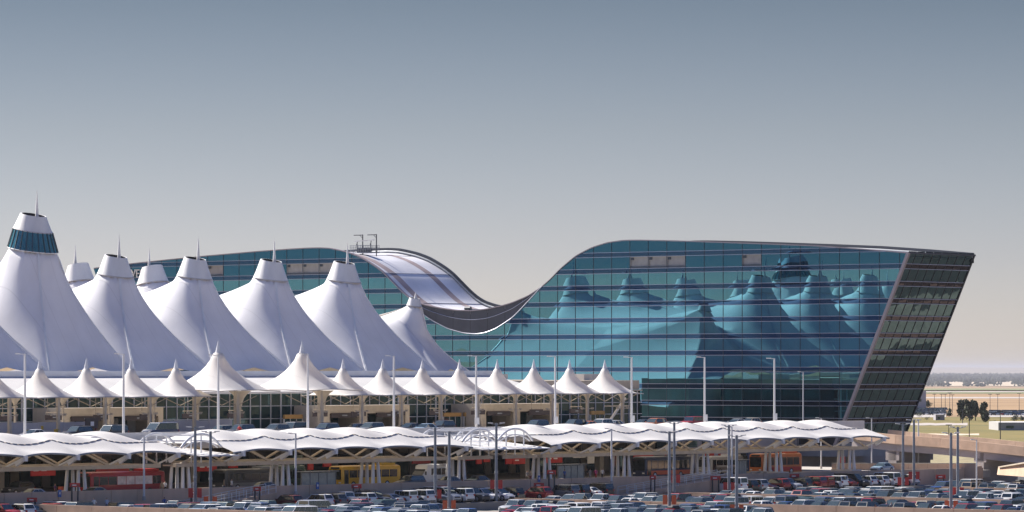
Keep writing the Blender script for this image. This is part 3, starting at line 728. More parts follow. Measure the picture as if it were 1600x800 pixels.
# gold-coloured door heads
for i, (pa, pb) in enumerate(((442, 470), (482, 494), (691, 718), (723, 738), (921, 942))):
    ua, ub = u_at(pa, 434), u_at(pb, 434)
    t = thing('door_portal', ((ua + ub) / 2, 434, UPPER), ['gold headed glass door portal just left of the tall middle column', 'short gold headed door portal by the white lamp post', 'gold headed glass door portal right of the middle entrance block',
              'short gold headed door portal beside the right entrance block', 'gold headed glass door portal at the right end of the terminal'][i], 'entrance', 'gold headed door portals')
    MB().box(ua, ub, 433.6, 434.0, 11.4, 12.0).build('head', 'wood_band', t)
    n = max(2, int((ub - ua) / 1.1))
    for q in range(n): MB().box(lerp(ua, ub, q / n) + .04, lerp(ua, ub, (q + 1) / n) - .04, 433.75, 433.85, UPPER + .1, 11.35).build('door_leaf', 'terminal_glass', t)
    for q in range(n + 1): MB().box(lerp(ua, ub, q / n) - .04, lerp(ua, ub, q / n) + .04, 433.65, 433.95, UPPER + .1, 11.38).build('frame', 'concrete_pale', t)

# ================================================================== SMALL PEAKED CANOPIES over the departures kerb
W_CN = 425.0
def canopy_mesh(hs, zr, zp, sag=0.08):
    b = MB(); n = 24; P = []
    def zz(x, y):
        r_ = math.hypot(x, y) / hs; q = (abs(x / hs) ** 3.2 + abs(y / hs) ** 3.2) ** (1 / 3.2); rho = lerp(q, r_, .35 * max(0, 1 - q))
        rho = min(1.0, max(rho, .10)); g_ = .8 * math.log(1 / rho) / math.log(1 / .10) + .2 * (1 - rho) / .9
        edge = max(abs(x), abs(y)) / hs; cor = min(abs(x), abs(y)) / hs
        return zr + (zp - zr) * g_ - sag * (cor ** 2) * edge ** 3
    for i in range(n + 1):
        row = []
        for j in range(n + 1):
            x, y = (2 * i / n - 1), (2 * j / n - 1)
            x = math.copysign(abs(x) ** 1.35, x) * hs; y = math.copysign(abs(y) ** 1.35, y) * hs
            px_ = x * (1 - .05 * (1 - (abs(y) / hs) ** 2) * (abs(x) / hs) ** 6); py_ = y * (1 - .05 * (1 - (abs(x) / hs) ** 2) * (abs(y) / hs) ** 6)
            row.append((px_, py_, zz(x, y)))
        P.append(row)
    b.grid(P); return b.mesh('canopy_membrane', 'canopy_fabric', True), zz
def canopy_tip(zp, k=1.0):
    b = MB(); b.cyl((0, 0, zp - .45), (0, 0, zp + .05), .52 * k, .40 * k, 14); b.cyl((0, 0, zp + .05), (0, 0, zp + .5 * k), .46 * k, .34 * k, 14); b.cyl((0, 0, zp + .5 * k), (0, 0, zp + 1.9 * k), .34 * k, .02, 14)
    return b.mesh('canopy_tip', 'white_metal', 40)
def edge_me(hs, zr, zz):
    b = MB(); n = 14
    for a, c in (((-hs, -hs), (hs, -hs)), ((hs, -hs), (hs, hs)), ((hs, hs), (-hs, hs)), ((-hs, hs), (-hs, -hs))):
        pts = []
        for i in range(n + 1):
            x, y = lerp(a[0], c[0], i / n), lerp(a[1], c[1], i / n)
            k = 1 - .05 * (1 - ((2 * i / n - 1)) ** 2); xx, yy = (x * k, y) if abs(abs(x) - hs) < 1e-6 and a[0] == c[0] else (x, y * k)
            pts.append((xx, yy, zz(x, y) - .08))
        b.tube(pts, .09, 5)
    return b.mesh('edge_cable', 'seam')
CM, CZ = canopy_mesh(4.46, 15.05, 18.9); CT = canopy_tip(18.5); CE = edge_me(4.42, 15.25, CZ)
TM, TZZ = canopy_mesh(6.5, 15.9, 21.2, .15); TT = canopy_tip(20.8, 1.15); TE = edge_me(6.3, 16.2, TZZ)
fun = MB()  # both funnels: glow of fabric lit from behind is put into the beige
prof = [(1.2, 15.0), (.75, 14.75), (.45, 14.45), (.28, 14.1), (.22, 13.8)]
fun.grid([[(r_ * math.cos(a), r_ * math.sin(a), z) for a in [2 * math.pi * i / 14 for i in range(14)]] for r_, z in prof], 0, True); FUN = fun.mesh('drain_funnel', 'beige', True)
fun2 = MB(); fun2.grid([[(1.4 * r_ * math.cos(a), 1.4 * r_ * math.sin(a), 13.4 + (z - 13.8) * 1.9) for a in [2 * math.pi * i / 14 for i in range(14)]] for r_, z in prof], 0, True); FUN2 = fun2.mesh('drain_funnel', 'beige', True)
colm = MB().box(-.2, .2, -.2, .2, UPPER + .15, 15.0).box(-.27, .27, -.27, .27, UPPER + .15, UPPER + 1.0).mesh('column', 'beige')
colf = MB().cyl((0, 0, UPPER + .15), (0, 0, 13.8), .19, .17, 10).box(-.26, .26, -.26, .26, 13.55, 13.8).mesh('column', 'beige', 40)
colt = MB().box(-.3, .3, -.3, .3, UPPER + .15, 15.7).mesh('column', 'beige')
peaks = [-170, -92, -14, 62, 135, 205, 275, 341, 472, 536, 598, 660, 718, 777, 834, 890, 945, ]
rodm = MB().bar((-4.2, 0, 15.0), (0, 0, 13.6), .09, .09).bar((4.2, 0, 15.0), (0, 0, 13.6), .09, .09).mesh('tie_rod', 'beige_dark')
lampm = MB().bar((-1.3, 0, 12.55), (1.3, 0, 12.55), .12, .12).cyl((-1.3, 0, 12.45), (-1.3, 0, 12.75), .16, .3).cyl((1.3, 0, 12.45), (1.3, 0, 12.75), .16, .3).mesh('twin_lamp', 'beige')
nsm = 0
for i, px in enumerate(peaks):
    tall = px in (341, 472); w = 423.5 if tall else W_CN
    u = u_at(px, w)
    if tall: lab = 'larger raised white canopy, ' + ('left one of the pair' if px == 341 else 'right one of the pair')
    elif i < 2: lab = ('outermost' if i == 0 else 'second outermost') + ' small white peaked canopy beyond the left picture edge'
    elif i == 2: lab = 'small white peaked canopy cut off by the left picture edge'
    elif i <= 6: lab = ORD[i - 3] + ' small white peaked canopy from the left picture edge'
    else: lab = ORD[i - 9] + ' small white peaked canopy right of the larger raised pair'
    t = thing('peaked_canopy', (u, w, 0), lab, 'canopy', 'white peaked canopies along the departures kerb')
    part('membrane', TM if tall else CM, t); part('tip', TT if tall else CT, t); part('edge_cable', TE if tall else CE, t)
    part('column', colt if tall else colm, t, (0, -3.6, 0)); part('column', colf, t, (4.5, 0, 0)); part('drain_funnel', FUN2 if tall else FUN, t, (4.5, 0, 0))
    part('tie_rod', rodm, t, (0, -3.6, 0)); part('tie_rod', rodm, t, (4.5, 3.5, 0))
    part('twin_lamp', lampm, t, (0, -3.6, 0))
MB().bar((u_at(962, 425), 421.5, UPPER), (u_at(985, 425), 428, 14.9), .3, .3)
# slanted prop below the last canopy
pr_ = thing('slanted_prop', (u_at(955, 424), 424, UPPER), 'slanted white prop below the last small canopy on the right', 'prop')
MB().bar(at_w(953, 657, 424), at_w(977, 622, 424), .32, .32).build('shaft', 'concrete_pale', pr_)
MB().bar((u_at(945, 424), 424, 12.9), (u_at(983, 424), 424, 12.9), .15, .2).build('crossbar', 'beige', pr_)

# dark hanging signs over the kerb
for i, px in enumerate((14, 84, 159, 231, 297, 368, 500, 560, 622, 681, 747, 838, 900)):
    u = u_at(px, 428); t = thing('kerb_sign', (u, 428, 12.1), ORD[i] + ' dark kerb sign from the left hanging under the small canopies', 'sign', 'dark kerb signs')
    s = MB().box(u - 1.6, u + 1.6, 427.9, 428.1, 11.75, 12.45).build('panel', 'dark_sign', t)
    MB().box(u - .3, u + .5, 427.87, 427.895, 12.05, 12.2).build('print', 'grey_metal', s)
    MB().box(u - 1.5, u + 1.5, 427.95, 428.05, 12.75, 12.87).build('hanger_bar', 'beige', t)
    for d in (-1.2, 1.2): MB().bar((u + d, 428, 12.45), (u + d, 428, 15.0), .06, .06).build('hanger', 'beige_dark', t)
# grey site hoarding at left
for (pa, pb, lab) in ((-20, 152, 'grey site hoarding left of the left entrance block'), (254, 380, 'grey site hoarding right of the left entrance block')):
    ua, ub = u_at(pa, 423.5), u_at(pb, 423.5); t = thing('site_hoarding', ((ua + ub) / 2, 423.5, UPPER), lab, 'hoarding', 'grey site hoardings')
    n = int((ub - ua) / 2.4)
    for i in range(n):
        a = ua + 2.4 * i; MB().box(a + .02, a + 2.38, 423.45 + .02 * (i % 2), 423.55 + .02 * (i % 2), UPPER + .15, 11.55 - .05 * (i % 3 == 0)).build('panel', 'barrier_panel', t)
# yellow bollards and kiosk in front of the hoarding
for px, l in ((42, 'left'), (66, 'middle'), (88, 'right')):
    p = at_w(px, 660, 421.5); t = thing('yellow_bollard', (p.x, 421.5, UPPER), l + ' yellow post in front of the grey hoarding', 'bollard', 'yellow posts')
    MB().cyl((p.x, 421.5, UPPER), (p.x, 421.5, 11.1 if l == 'middle' else 10.6), .18 if l == 'middle' else .35).build('post', 'yellow_post', t)
    MB().cyl((p.x, 421.5, UPPER), (p.x, 421.5, UPPER + .12), .5).build('base', 'concrete', t)
p = at_w(143, 662, 420.5); t = thing('site_sign', (p.x, 420.5, UPPER), 'dark square notice board on red posts at the kerb', 'sign')
b = MB().box(p.x - 1.2, p.x + 1.2, 420.4, 420.55, 10.7, 12.1).build('board', 'dark_sign', t); MB().box(p.x - .3, p.x + .35, 420.36, 420.39, 11.0, 11.6).build('print', 'sign_print', b)
for d in (-.8, .8): MB().box(p.x + d - .06, p.x + d + .06, 420.42, 420.53, UPPER, 10.7).build('post', 'red_deep', t)

# barrier along the upper road
bar_ = thing('road_barrier', (470, 398, UPPER), 'long pale concrete barrier at the outer edge of the upper road', 'barrier')
for i in range(44):
    a = 346 + 5.2 * i
    if a > 572: break
    MB().box(a + .02, a + 5.18, 398.0, 398.38, UPPER - 1.3, 10.45).build('panel', 'concrete_pale', bar_)

# ================================================================== LOWER ISLAND CANOPY
WI = 385.0; SC = 9.0
def island_roof(ua, n, label, end_l=True, end_r=True, group='long scalloped white island canopies'):
    ub = ua + SC * n
    root = thing('island_canopy', ((ua + ub) / 2, WI, LOWER), label, 'canopy', group)
    for q in range(n):
        u0 = ua + SC * q; m = 14
        nose_r = end_r and q == n - 1; nose_l = end_l and q == 0
        def f(s, kind):
            """s in -1..1 across the bay -> profile point (w, z) at station kind"""
            c = s * s
            if kind == 'crest': w, z = 389.5, 10.9 - .85 * c
            elif kind == 'slit': w, z = 384.6, 9.42 + .55 * c
            elif kind == 'edge': w, z = 380.0 + .5 * (1 - c), 8.5 - .3 * c
            elif kind == 'back': w, z = 396.6, 9.55 - .3 * c
            dr = 0
            if nose_r and s > 0: dr = s ** 2.2
            if nose_l and s < 0: dr = (-s) ** 2.2
            if dr: z -= dr * (0.9 if kind in ('crest',) else .55 if kind == 'slit' else .1)
            return w, z
        S = [2 * i / m - 1 for i in range(m + 1)]
        uu = lambda s: u0 + (s + 1) / 2 * SC + (1.6 * max(0, s) ** 6 if nose_r else 0) - (1.6 * max(0, -s) ** 6 if nose_l else 0)
        P = []
        for tt in [i / 10 for i in range(11)]:
            row = []
            for s in S:
                a, c = f(s, 'slit'), f(s, 'crest'); k = math.sin(tt * math.pi / 2); row.append((uu(s), lerp(a[0], c[0], tt), lerp(a[1] + .12, c[1], k)))
            P.append(row)
        for tt in [i / 8 for i in range(1, 9)]:
            row = []
            for s in S:
                a, c = f(s, 'crest'), f(s, 'back'); row.append((uu(s), lerp(a[0], c[0], tt), lerp(a[1], c[1], 1 - math.cos(tt * math.pi / 2))))
            P.append(row)
        MB().grid(P).build('upper_membrane', 'canopy_fabric', root, smooth=True)
        P = []
        for tt in [i / 8 for i in range(9)]:
            row = []
            for s in S:
                a, c = f(s, 'edge'), f(s, 'slit'); k = tt ** .9; row.append((uu(s), lerp(a[0], c[0] + .35, tt), lerp(a[1], c[1] + .15, k) - .22 * math.sin(tt * math.pi) * (1 - s * s)))
            P.append(row)
        MB().grid(P).build('lower_membrane', 'canopy_fabric', root, smooth=True)
        # louvre slats closing the slit, one per gap
        for i in range(8):
            s0, s1 = -1 + .25 * i + .04, -1 + .25 * (i + 1) - .04; A, B_ = f(s0, 'slit'), f(s1, 'slit')
            MB().add([(uu(s0), A[0] - .02, A[1] - .16), (uu(s1), B_[0] - .02, B_[1] - .16), (uu(s1), B_[0] - .02, B_[1] + .14), (uu(s0), A[0] - .02, A[1] + .14)], [(0, 1, 2, 3)]).build('slit_louvre', 'pole_grey', root)
        e = MB().tube([(uu(s), f(s, 'edge')[0], f(s, 'edge')[1] - .1) for s in S], .13, 6); e.build('edge_tube', 'grey_metal', root)
        e = MB().tube([(uu(s), f(s, 'back')[0], f(s, 'back')[1] - .08) for s in S], .1, 5); e.build('rear_edge_tube', 'white_metal', root)
        # props from the beam to the edge
        for s0, uq in ((-1, u0), (1, u0 + SC)):
            MB().bar((u0 + SC / 2, 383.2, 8.3), (uq, 383.2, 6.6), .24, .26).build('strut', 'beige', root)
        MB().bar((u0 + SC / 2, 392.5, 8.6), (u0, 392.5, 6.8), .2, .22).build('strut', 'beige', root); MB().bar((u0 + SC / 2, 392.5, 8.6), (u0 + SC, 392.5, 6.8), .2, .22).build('strut', 'beige', root)
        for uq in ([u0, u0 + SC] if q == n - 1 else [u0]):
            g_ = MB().box(uq - .22, uq + .22, 379.6, 380.4, 7.55, 8.25).bar((uq, 380.0, 7.9), (uq + .1, 381.5, 7.1), .35, .5).bar((uq, 380.0, 8.0), (uq, 383.2, 6.8), .18, .2); g_.build('edge_bracket', 'white_metal', root)
    MB().box(ua, ub, 382.9, 383.5, 6.25, 6.75).build('beam', 'beige', root); MB().box(ua, ub, 392.2, 392.8, 6.3, 6.75).build('beam', 'beige', root)
    for q in range(n + 1):
        u = ua + SC * q
        MB().box(u - .12, u + .12, 383.5, 392.2, 6.35, 6.7).build('cross_beam', 'beige', root)
    return root
def column_groups(pxs):
    for i, px in enumerate(pxs):
        u = u_at(px, WI); t = thing('column_group', (u, WI, LOWER), ORD[i] + ' group of white posts from the left under the island canopy', 'columns', 'four-post groups under the island canopy')
        MB().box(u - 1.3, u + 1.3, WI - 2.0, WI + 2.0, LOWER + .15, LOWER + .55).build('plinth', 'concrete_pale', t)
        for du in (-.6, .6):
            for dw in (-1.1, 1.1):
                MB().cyl((u + du * 1.1, WI + dw, LOWER + .55), (u + du * .8, WI + dw * .9, 6.3), .27, .21, 10).build('post', 'white_metal', t, smooth=40)
        MB().box(u - 1.2, u + 1.2, WI - 1.9, WI + 1.9, 6.3, 6.5).build('head_plate', 'beige', t)
e1 = u_at(277, 380); island_roof(e1 - SC * 8, 8, 'scalloped white island canopy at the left picture edge', False, True)
s2 = u_at(352, 383); island_roof(s2, 5, 'scalloped white island canopy in the middle over the yellow bus', True, True)
s3 = u_at(835, 384); e3 = u_at(1372, 381); n3 = int(round((e3 - s3) / SC)); island_roof(e3 - n3 * SC, n3, 'longest scalloped white island canopy, reaching right to the hotel end', True, True)
column_groups((118, 281, 437, 578, 712, 846, 970, 1094, 1208, 1322))
# arched frames in the gaps between the canopies
def arch_gap(pa, pb, label):
    ua, ub = u_at(pa, 383), u_at(pb, 383); t = thing('arched_frame', ((ua + ub) / 2, 386, LOWER), label, 'frame', 'white arched frames in the canopy gaps')
    for w in (383.0, 391.0):
        pts = []
        for i in range(17):
            s = 2 * i / 16 - 1; pts.append((lerp(ua, ub, i / 16), w, 10.45 - 1.7 * abs(s) ** 2.2))
        MB().tube(pts, .16, 8).build('arch_rib', 'white_metal', t)
        pts = [(lerp(ua + .6, ub - .6, i / 12), w, 9.6 - .9 * abs(2 * i / 12 - 1) ** 2) for i in range(13)]
        MB().tube(pts, .1, 6).build('lower_rib', 'white_metal', t)
        for i in (4, 8, 12): 
            s = 2 * i / 16 - 1; MB().bar((lerp(ua, ub, i / 16), w, 6.6), (lerp(ua, ub, i / 16), w, 10.4 - 1.7 * abs(s) ** 2.2), .14, .14).build('upright', 'white_metal', t)
    for i in (2, 5, 8, 11, 14):
        s = 2 * i / 16 - 1; MB().bar((lerp(ua, ub, i / 16), 383, 10.45 - 1.7 * abs(s) ** 2.2), (lerp(ua, ub, i / 16), 391, 10.45 - 1.7 * abs(s) ** 2.2), .12, .12).build('purlin', 'white_metal', t)
    for q in range(4):
        a, c = lerp(ua, ub, q / 4) + .15, lerp(ua, ub, (q + 1) / 4) - .15
        MB().add([(a, 379.6, 7.75), (c, 379.6, 7.75), (c, 396.5, 9.25), (a, 396.5, 9.25), (a, 379.6, 7.6), (c, 379.6, 7.6), (c, 396.5, 9.1), (a, 396.5, 9.1)], [(0,1,2,3),(7,6,5,4),(0,4,5,1),(1,5,6,2),(2,6,7,3),(3,7,4,0)]).build('sloping_slab', 'white_metal' if q % 2 else 'concrete_pale', t)
    MB().box(ua - 1, ub + 1, 382.9, 383.5, 6.25, 6.75).build('beam', 'beige', t)
    MB().bar((ua, 383.2, 6.6), ((ua + ub) / 2, 383.2, 8.0), .24, .26).build('strut', 'beige', t); MB().bar((ub, 383.2, 6.6), ((ua + ub) / 2, 383.2, 8.0), .24, .26).build('strut', 'beige', t)
    MB().box(ua - 1.5, ub + 1.5, 396.9, 397.6, 7.6, 9.4).build('rear_wall', 'tan_dark', t)
arch_gap(283, 345, 'white arched frame between the left and middle island canopies')
arch_gap(722, 777, 'left white arched frame in the gap before the longest island canopy')
arch_gap(777, 832, 'right white arched frame in the gap before the longest island canopy')

# ================================================================== LOWER LEVEL UNDER THE UPPER ROAD
low_ = thing('arrivals_front', (470, 421, LOWER), 'dark shaded arrivals front under the upper road deck', 'building front')
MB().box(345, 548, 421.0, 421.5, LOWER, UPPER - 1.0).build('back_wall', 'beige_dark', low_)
for i in range(34):
    a = 348 + 5.9 * i
    if a > 543: break
    MB().box(a, a + 3.9, 420.7, 420.95, LOWER + .2, 6.3).build('shop_glass', 'terminal_glass', low_)
    MB().box(a + 4.1, a + 5.6, 420.6, 420.95, LOWER + .1, 8.4).build('pier', 'concrete' if i % 3 else 'beige', low_)
for i in range(11):
    a = 352 + 18 * i
    MB().box(a - .5, a + .5, 404.5, 405.5, LOWER, UPPER - 1.0).build('deck_column', 'concrete', low_)
for (ua_, ub_, lab) in ((u_at(1060, 405), u_at(1090, 405), 'left'),):
    pass
# end of the upper deck: abutment wall on the right
ab = thing('deck_abutment', (566, 410, LOWER), 'dark concrete wall closing the deck below the hotel end', 'wall')
MB().box(549, 598, 425, 426, GROUND, UPPER - 1.0).box(598, 628, 425, 426, GROUND, 6.9).build('wall', 'girder', ab)
for i in range(5):
    a = 550 + 4.2 * i; f_ = MB().box(a, a + 2.6, 424.8, 424.98, 6.0, 7.6).build('window', 'terminal_glass', ab); MB().box(a - .12, a + 2.72, 424.75, 424.97, 5.85, 6.0).build('sill', 'concrete', f_)
# red hanging signs under the canopy
SIGNS = [(48, 86, 729, 743, 'r'), (150, 201, 727, 737, 'r'), (308, 338, 725, 736, 'r'), (357, 371, 725, 731, 'r'), (481, 489, 720, 734, 'r'), (505, 517, 721, 729, 'r'), (644, 672, 716, 724, 'r'), (608, 627, 717, 721, 'y'),
         (722, 741, 714, 719, 'r'), (744, 752, 714, 725, 'r'), (755, 765, 714, 722, 'r'), (790, 800, 714, 725, 'r'), (801, 820, 715, 725, 'r'), (852, 878, 712, 723, 'r'), (896, 914, 710, 715, 'w'), (918, 928, 712, 724, 'w'),
         (990, 1020, 711, 720, 'r'), (1040, 1051, 710, 716, 'r'), (1100, 1115, 708, 712, 'r'), (1123, 1135, 709, 716, 'r'), (1239, 1248, 707, 712, 'r'), (1312, 1320, 714, 735, 'r')]
for i, (a, b_, y0, y1, c) in enumerate(SIGNS):
    pa, pb = at_w(a, y0, 397.2), at_w(b_, y1, 397.2); t = thing('hanging_sign', ((pa.x + pb.x) / 2, 397.2, pb.z), ORD[i] + (' red' if c == 'r' else ' yellow' if c == 'y' else ' white') + ' hanging sign counted from the left, below the island canopy', 'sign', 'signs hanging below the island canopy')
    s = MB().box(pa.x, pb.x, 397.1, 397.3, pb.z, pa.z).build('panel', {'r': 'red_sign', 'y': 'wood_band', 'w': 'concrete_pale'}[c], t)
    L = pb.x - pa.x; H = pa.z - pb.z
    if L > 1.6:
        for q in range(int(L / 1.5)):
            x = pa.x + .4 + q * 1.4; MB().box(x, x + min(.9, L - .8), 397.06, 397.095, pb.z + H * .5, pb.z + H * .68).build('print', 'sign_print' if c == 'r' else 'red_deep', s)
    for d in (.2, .8): MB().bar((lerp(pa.x, pb.x, d), 397.2, pa.z), (lerp(pa.x, pb.x, d), 397.2, max(pa.z + .3, 8.4)), .06, .06).build('hanger', 'dark_metal', t)

# ================================================================== VEHICLES
PAINT = {'white': (0.72, 0.72, 0.71), 'silver': (0.42, 0.43, 0.44), 'grey': (0.14, 0.145, 0.15), 'black': (0.012, 0.012, 0.014), 'charcoal': (0.045, 0.048, 0.053), 'red': (0.30, 0.012, 0.014), 'maroon': (0.12, 0.010, 0.014),
         'blue': (0.02, 0.06, 0.20), 'navy': (0.012, 0.022, 0.06), 'pale blue': (0.22, 0.31, 0.40), 'tan': (0.36, 0.29, 0.20), 'green': (0.03, 0.07, 0.05), 'orange': (0.50, 0.14, 0.03), 'yellow': (0.62, 0.36, 0.02)}
for k_, c in PAINT.items(): mat('paint ' + k_, c, 0.38, metal=0.0 if k_ != 'silver' else 0.2, coat=0.3)
mirror_glass('car_glass', (0.010, 0.016, 0.018), (0.02, 0.03, 0.032), (0.85, 0.86, 0.80), 0.13, rough=0.03, curtain=False)
mirror_glass('windscreen_glass', (0.02, 0.03, 0.03), (0.04, 0.055, 0.05), (0.92, 0.95, 0.84), 0.21, rough=0.03, curtain=False)
mat('tyre', (0.012, 0.012, 0.012), 0.85); mat('rim', (0.45, 0.45, 0.46), 0.3, metal=0.8); mat('headlamp', (0.7, 0.7, 0.68), 0.1, spec=1.0)
mat('taillamp', (0.30, 0.012, 0.012), 0.2); mat('trim_black', (0.018, 0.018, 0.019), 0.6)

def wheel_mesh(r_, w):
    b = MB(); b.cyl((0, -w / 2, 0), (0, w / 2, 0), r_, r_, 14, 0); 
    for s in (-1, 1): b.cyl((0, s * w / 2, 0), (0, s * (w / 2 + .015), 0), r_ * .66, r_ * .6, 10, 1)
    return b.mesh('wheel', ['tyre', 'rim'], 40)
def bil(A, B_, C, D, s, t): return A.lerp(B_, s).lerp(D.lerp(C, s), t)
def pane(b, A, B_, C, D, s0, s1, t0, t1, off):
    nrm = (B_ - A).cross(D - A).normalized() * off; n = 2
    for i in range(n):
        a, c = lerp(s0, s1, i / n), lerp(s0, s1, (i + 1) / n)
        b.poly([bil(A, B_, C, D, a, t0) + nrm, bil(A, B_, C, D, c, t0) + nrm, bil(A, B_, C, D, c, t1) + nrm, bil(A, B_, C, D, a, t1) + nrm])
CARS = {  # L, W, H, belt, (rear base, front base), (rear top, front top), hood front z, tail z, side panes, roof width factor, wheel r
 'saloon':  (4.75, 1.83, 1.46, .93, (-1.85, 1.05), (-1.05, .15), .72, .92, [(.16, .50), (.54, .90)], .74, .33),
 'hatchback': (4.2, 1.78, 1.52, .95, (-2.0, 1.0), (-1.55, .2), .75, .95, [(.10, .33), (.36, .62), (.66, .92)], .76, .33),
 'SUV':     (4.75, 1.92, 1.74, 1.06, (-2.28, 1.02), (-1.92, .28), .92, 1.04, [(.05, .28), (.31, .60), (.63, .94)], .80, .37),
 'large SUV': (5.25, 2.02, 1.92, 1.15, (-2.55, 1.05), (-2.35, .42), 1.06, 1.13, [(.03, .28), (.31, .61), (.64, .95)], .84, .40),
 'minivan': (5.1, 1.98, 1.76, 1.02, (-2.45, 1.55), (-2.15, .55), .86, 1.0, [(.04, .31), (.34, .62), (.65, .93)], .82, .35),
 'pickup':  (5.85, 2.0, 1.93, 1.18, (-.75, 1.38), (-.55, .72), 1.08, 1.15, [(.06, .46), (.52, .93)], .82, .40),
 'van':     (5.6, 2.03, 2.15, 1.22, (-2.75, 1.85), (-2.65, 1.0), 1.10, 1.2, [(.03, .26), (.29, .52), (.55, .76), (.79, .95)], .88, .37),
 'jeep':    (4.4, 1.88, 1.85, 1.15, (-2.1, .75), (-2.05, .55), 1.08, 1.13, [(.04, .30), (.33, .62), (.66, .94)], .90, .41)}
def make_car(kind):
    L, W, H, belt, base, topx, zh, ztail, panes, rf, wr = CARS[kind]; hw = W / 2
    xr, xf = -L / 2, L / 2
    st = [(xr, ztail - .22, .80, .42), (xr + .08, ztail - .06, .92, .30), (xr + .45, ztail, .985, .24), (base[0] + .15 if base[0] > xr + .6 else xr + .7, belt, 1.0, .22), (-.6, belt, 1.0, .22), (base[1] - .25, belt - .01, 1.0, .22),
          (base[1] + .12, belt - .03, .995, .23), (lerp(base[1], xf, .55), lerp(belt, zh, .45), .985, .24), (xf - .35, zh, .95, .26), (xf - .08, zh - .12, .87, .32), (xf, zh - .3, .74, .42)]
    b = MB(); rows = []
    for (x, zt_, k, zb) in st:
        h_ = hw * k; d = zt_ - zb
        half = [(0, zt_ + .035), (h_ * .72, zt_ + .02), (h_ * .94, zt_ - .05), (h_, zt_ - .05 - d * .28), (h_ * .995, zb + d * .22), (h_ * .93, zb)]
        rows.append([(x, y, z) for y, z in half] + [(x, -y, z) for y, z in half[:0:-1]])
    b.grid(rows, 0, True); b.poly(rows[0]); b.poly(rows[-1][::-1])
    if kind == 'pickup':   # open bed: dark floor panel set into the rear deck with raised sides
        b.box(xr + .25, base[0] - .1, -hw * .78, hw * .78, ztail + .03, ztail + .05, 1)
        for s in (-1, 1): b.box(xr + .1, base[0] - .05, s * hw * .9 - .05, s * hw * .9 + .05, ztail - .05, ztail + .12)
        b.box(xr + .08, xr + .18, -hw * .88, hw * .88, ztail - .05, ztail + .12)
    hb, ht = hw * .93, hw * rf
    zc = H - .05
    V = lambda x, y, z: Vector((x, y, z))
    RB, RBr = V(base[0], hb, belt - .02), V(base[0], -hb, belt - .02); FB, FBr = V(base[1], hb, belt - .04), V(base[1], -hb, belt - .04)
    RT, RTr = V(topx[0], ht, zc), V(topx[0], -ht, zc); FT, FTr = V(topx[1], ht, zc), V(topx[1], -ht, zc)
    xm = (topx[0] + topx[1]) / 2
    rl, rr_ = V(topx[0] + .15, ht * .72, H), V(topx[0] + .15, -ht * .72, H); fl, fr_ = V(topx[1] - .22, ht * .72, H), V(topx[1] - .22, -ht * .72, H)
    b.add([RB, FB, FT, RT, RBr, FBr, FTr, RTr, rl, fl, fr_, rr_], [(0, 3, 2, 1), (4, 5, 6, 7), (1, 2, 6, 5), (0, 4, 7, 3), (3, 8, 9, 2), (7, 6, 10, 11), (2, 9, 10, 6), (3, 7, 11, 8), (8, 11, 10, 9)])
    for s in (-1, 1): b.box(base[1] - .35, base[1] - .15, s * hb - .02 if s > 0 else s * hb - .2, s * hb + .2 if s > 0 else s * hb + .02, belt + .02, belt + .17)
    b.box(xf - .02, xf + .012, -hw * .55, hw * .55, zh - .42, zh - .26, 1); b.box(xf - .05, xf + .02, -hw * .68, hw * .68, .36, .48, 1); b.box(xr - .02, xr + .03, -hw * .72, hw * .72, .36, .5, 1)
    if kind in ('SUV', 'large SUV') :
        for s in (-1, 1): b.bar((topx[0] + .2, s * ht * .8, H + .04), (topx[1] - .3, s * ht * .8, H + .04), .05, .05, 1)
    wx = (xf - .95, xr + 1.0 if kind != 'pickup' else xr + 1.25)
    for x in wx:
        for s in (-1, 1): b.cyl((x, s * (hw - .06), wr + .02), (x, s * (hw + .006), wr + .02), wr + .075, wr + .075, 14, 1)
    root = bpy.data.objects.new('parked_car', None); COL.objects.link(root)
    part('body', b.mesh('car_body', ['paint white', 'trim_black'], 32), root)
    g_ = MB(); pane(g_, FBr, FB, FT, FTr, .014, .986, .01, .975, .010); part('windscreen', g_.mesh('windscreen', 'windscreen_glass'), root)
    g_ = MB(); pane(g_, RB, RBr, RTr, RT, .08, .92, .22 if kind != 'saloon' else .12, .92, .010); part('rear_window', g_.mesh('rear_window', 'car_glass'), root)
    g1, g2 = MB(), MB()
    for s0, s1 in panes:
        pane(g1, FB, RB, RT, FT, 1 - s1 - .01, 1 - s0 + .01, .05, .94, .010); pane(g2, RBr, FBr, FTr, RTr, s0 - .01, s1 + .01, .05, .94, .010)
    part('side_window', g1.mesh('side_window', 'car_glass'), root); part('side_window', g2.mesh('side_window', 'car_glass'), root)
    wm = wheel_mesh(wr, .24)
    for x in wx:
        for s in (-1, 1): part('wheel', wm, root, (x, s * (hw - .10), wr))
    hm = MB().box(-.05, .03, -.17, .17, -.07, .07).mesh('headlight', 'headlamp'); tm_ = MB().box(-.04, .04, -.13, .13, -.13, .13).mesh('taillight', 'taillamp')
    for s in (-1, 1): part('headlight', hm, root, (xf - .06, s * hw * .66, zh - .17)); part('taillight', tm_, root, (xr + .03, s * hw * .76, ztail - .16))
    return root
PROTO = {k: make_car(k) for k in CARS}
used_proto = set()
roofbox = MB().box(-.9, .75, -.4, .4, 0, .12).add([(-.8, -.38, .12), (.75, -.38, .12), (.75, .38, .12), (-.8, .38, .12), (-.7, -.3, .34), (.45, -.3, .3), (.45, .3, .3), (-.7, .3, .34)], [(4, 5, 6, 7), (0, 1, 5, 4), (1, 2, 6, 5), (2, 3, 7, 6), (3, 0, 4, 7)]).mesh('roof_box', 'trim_black')
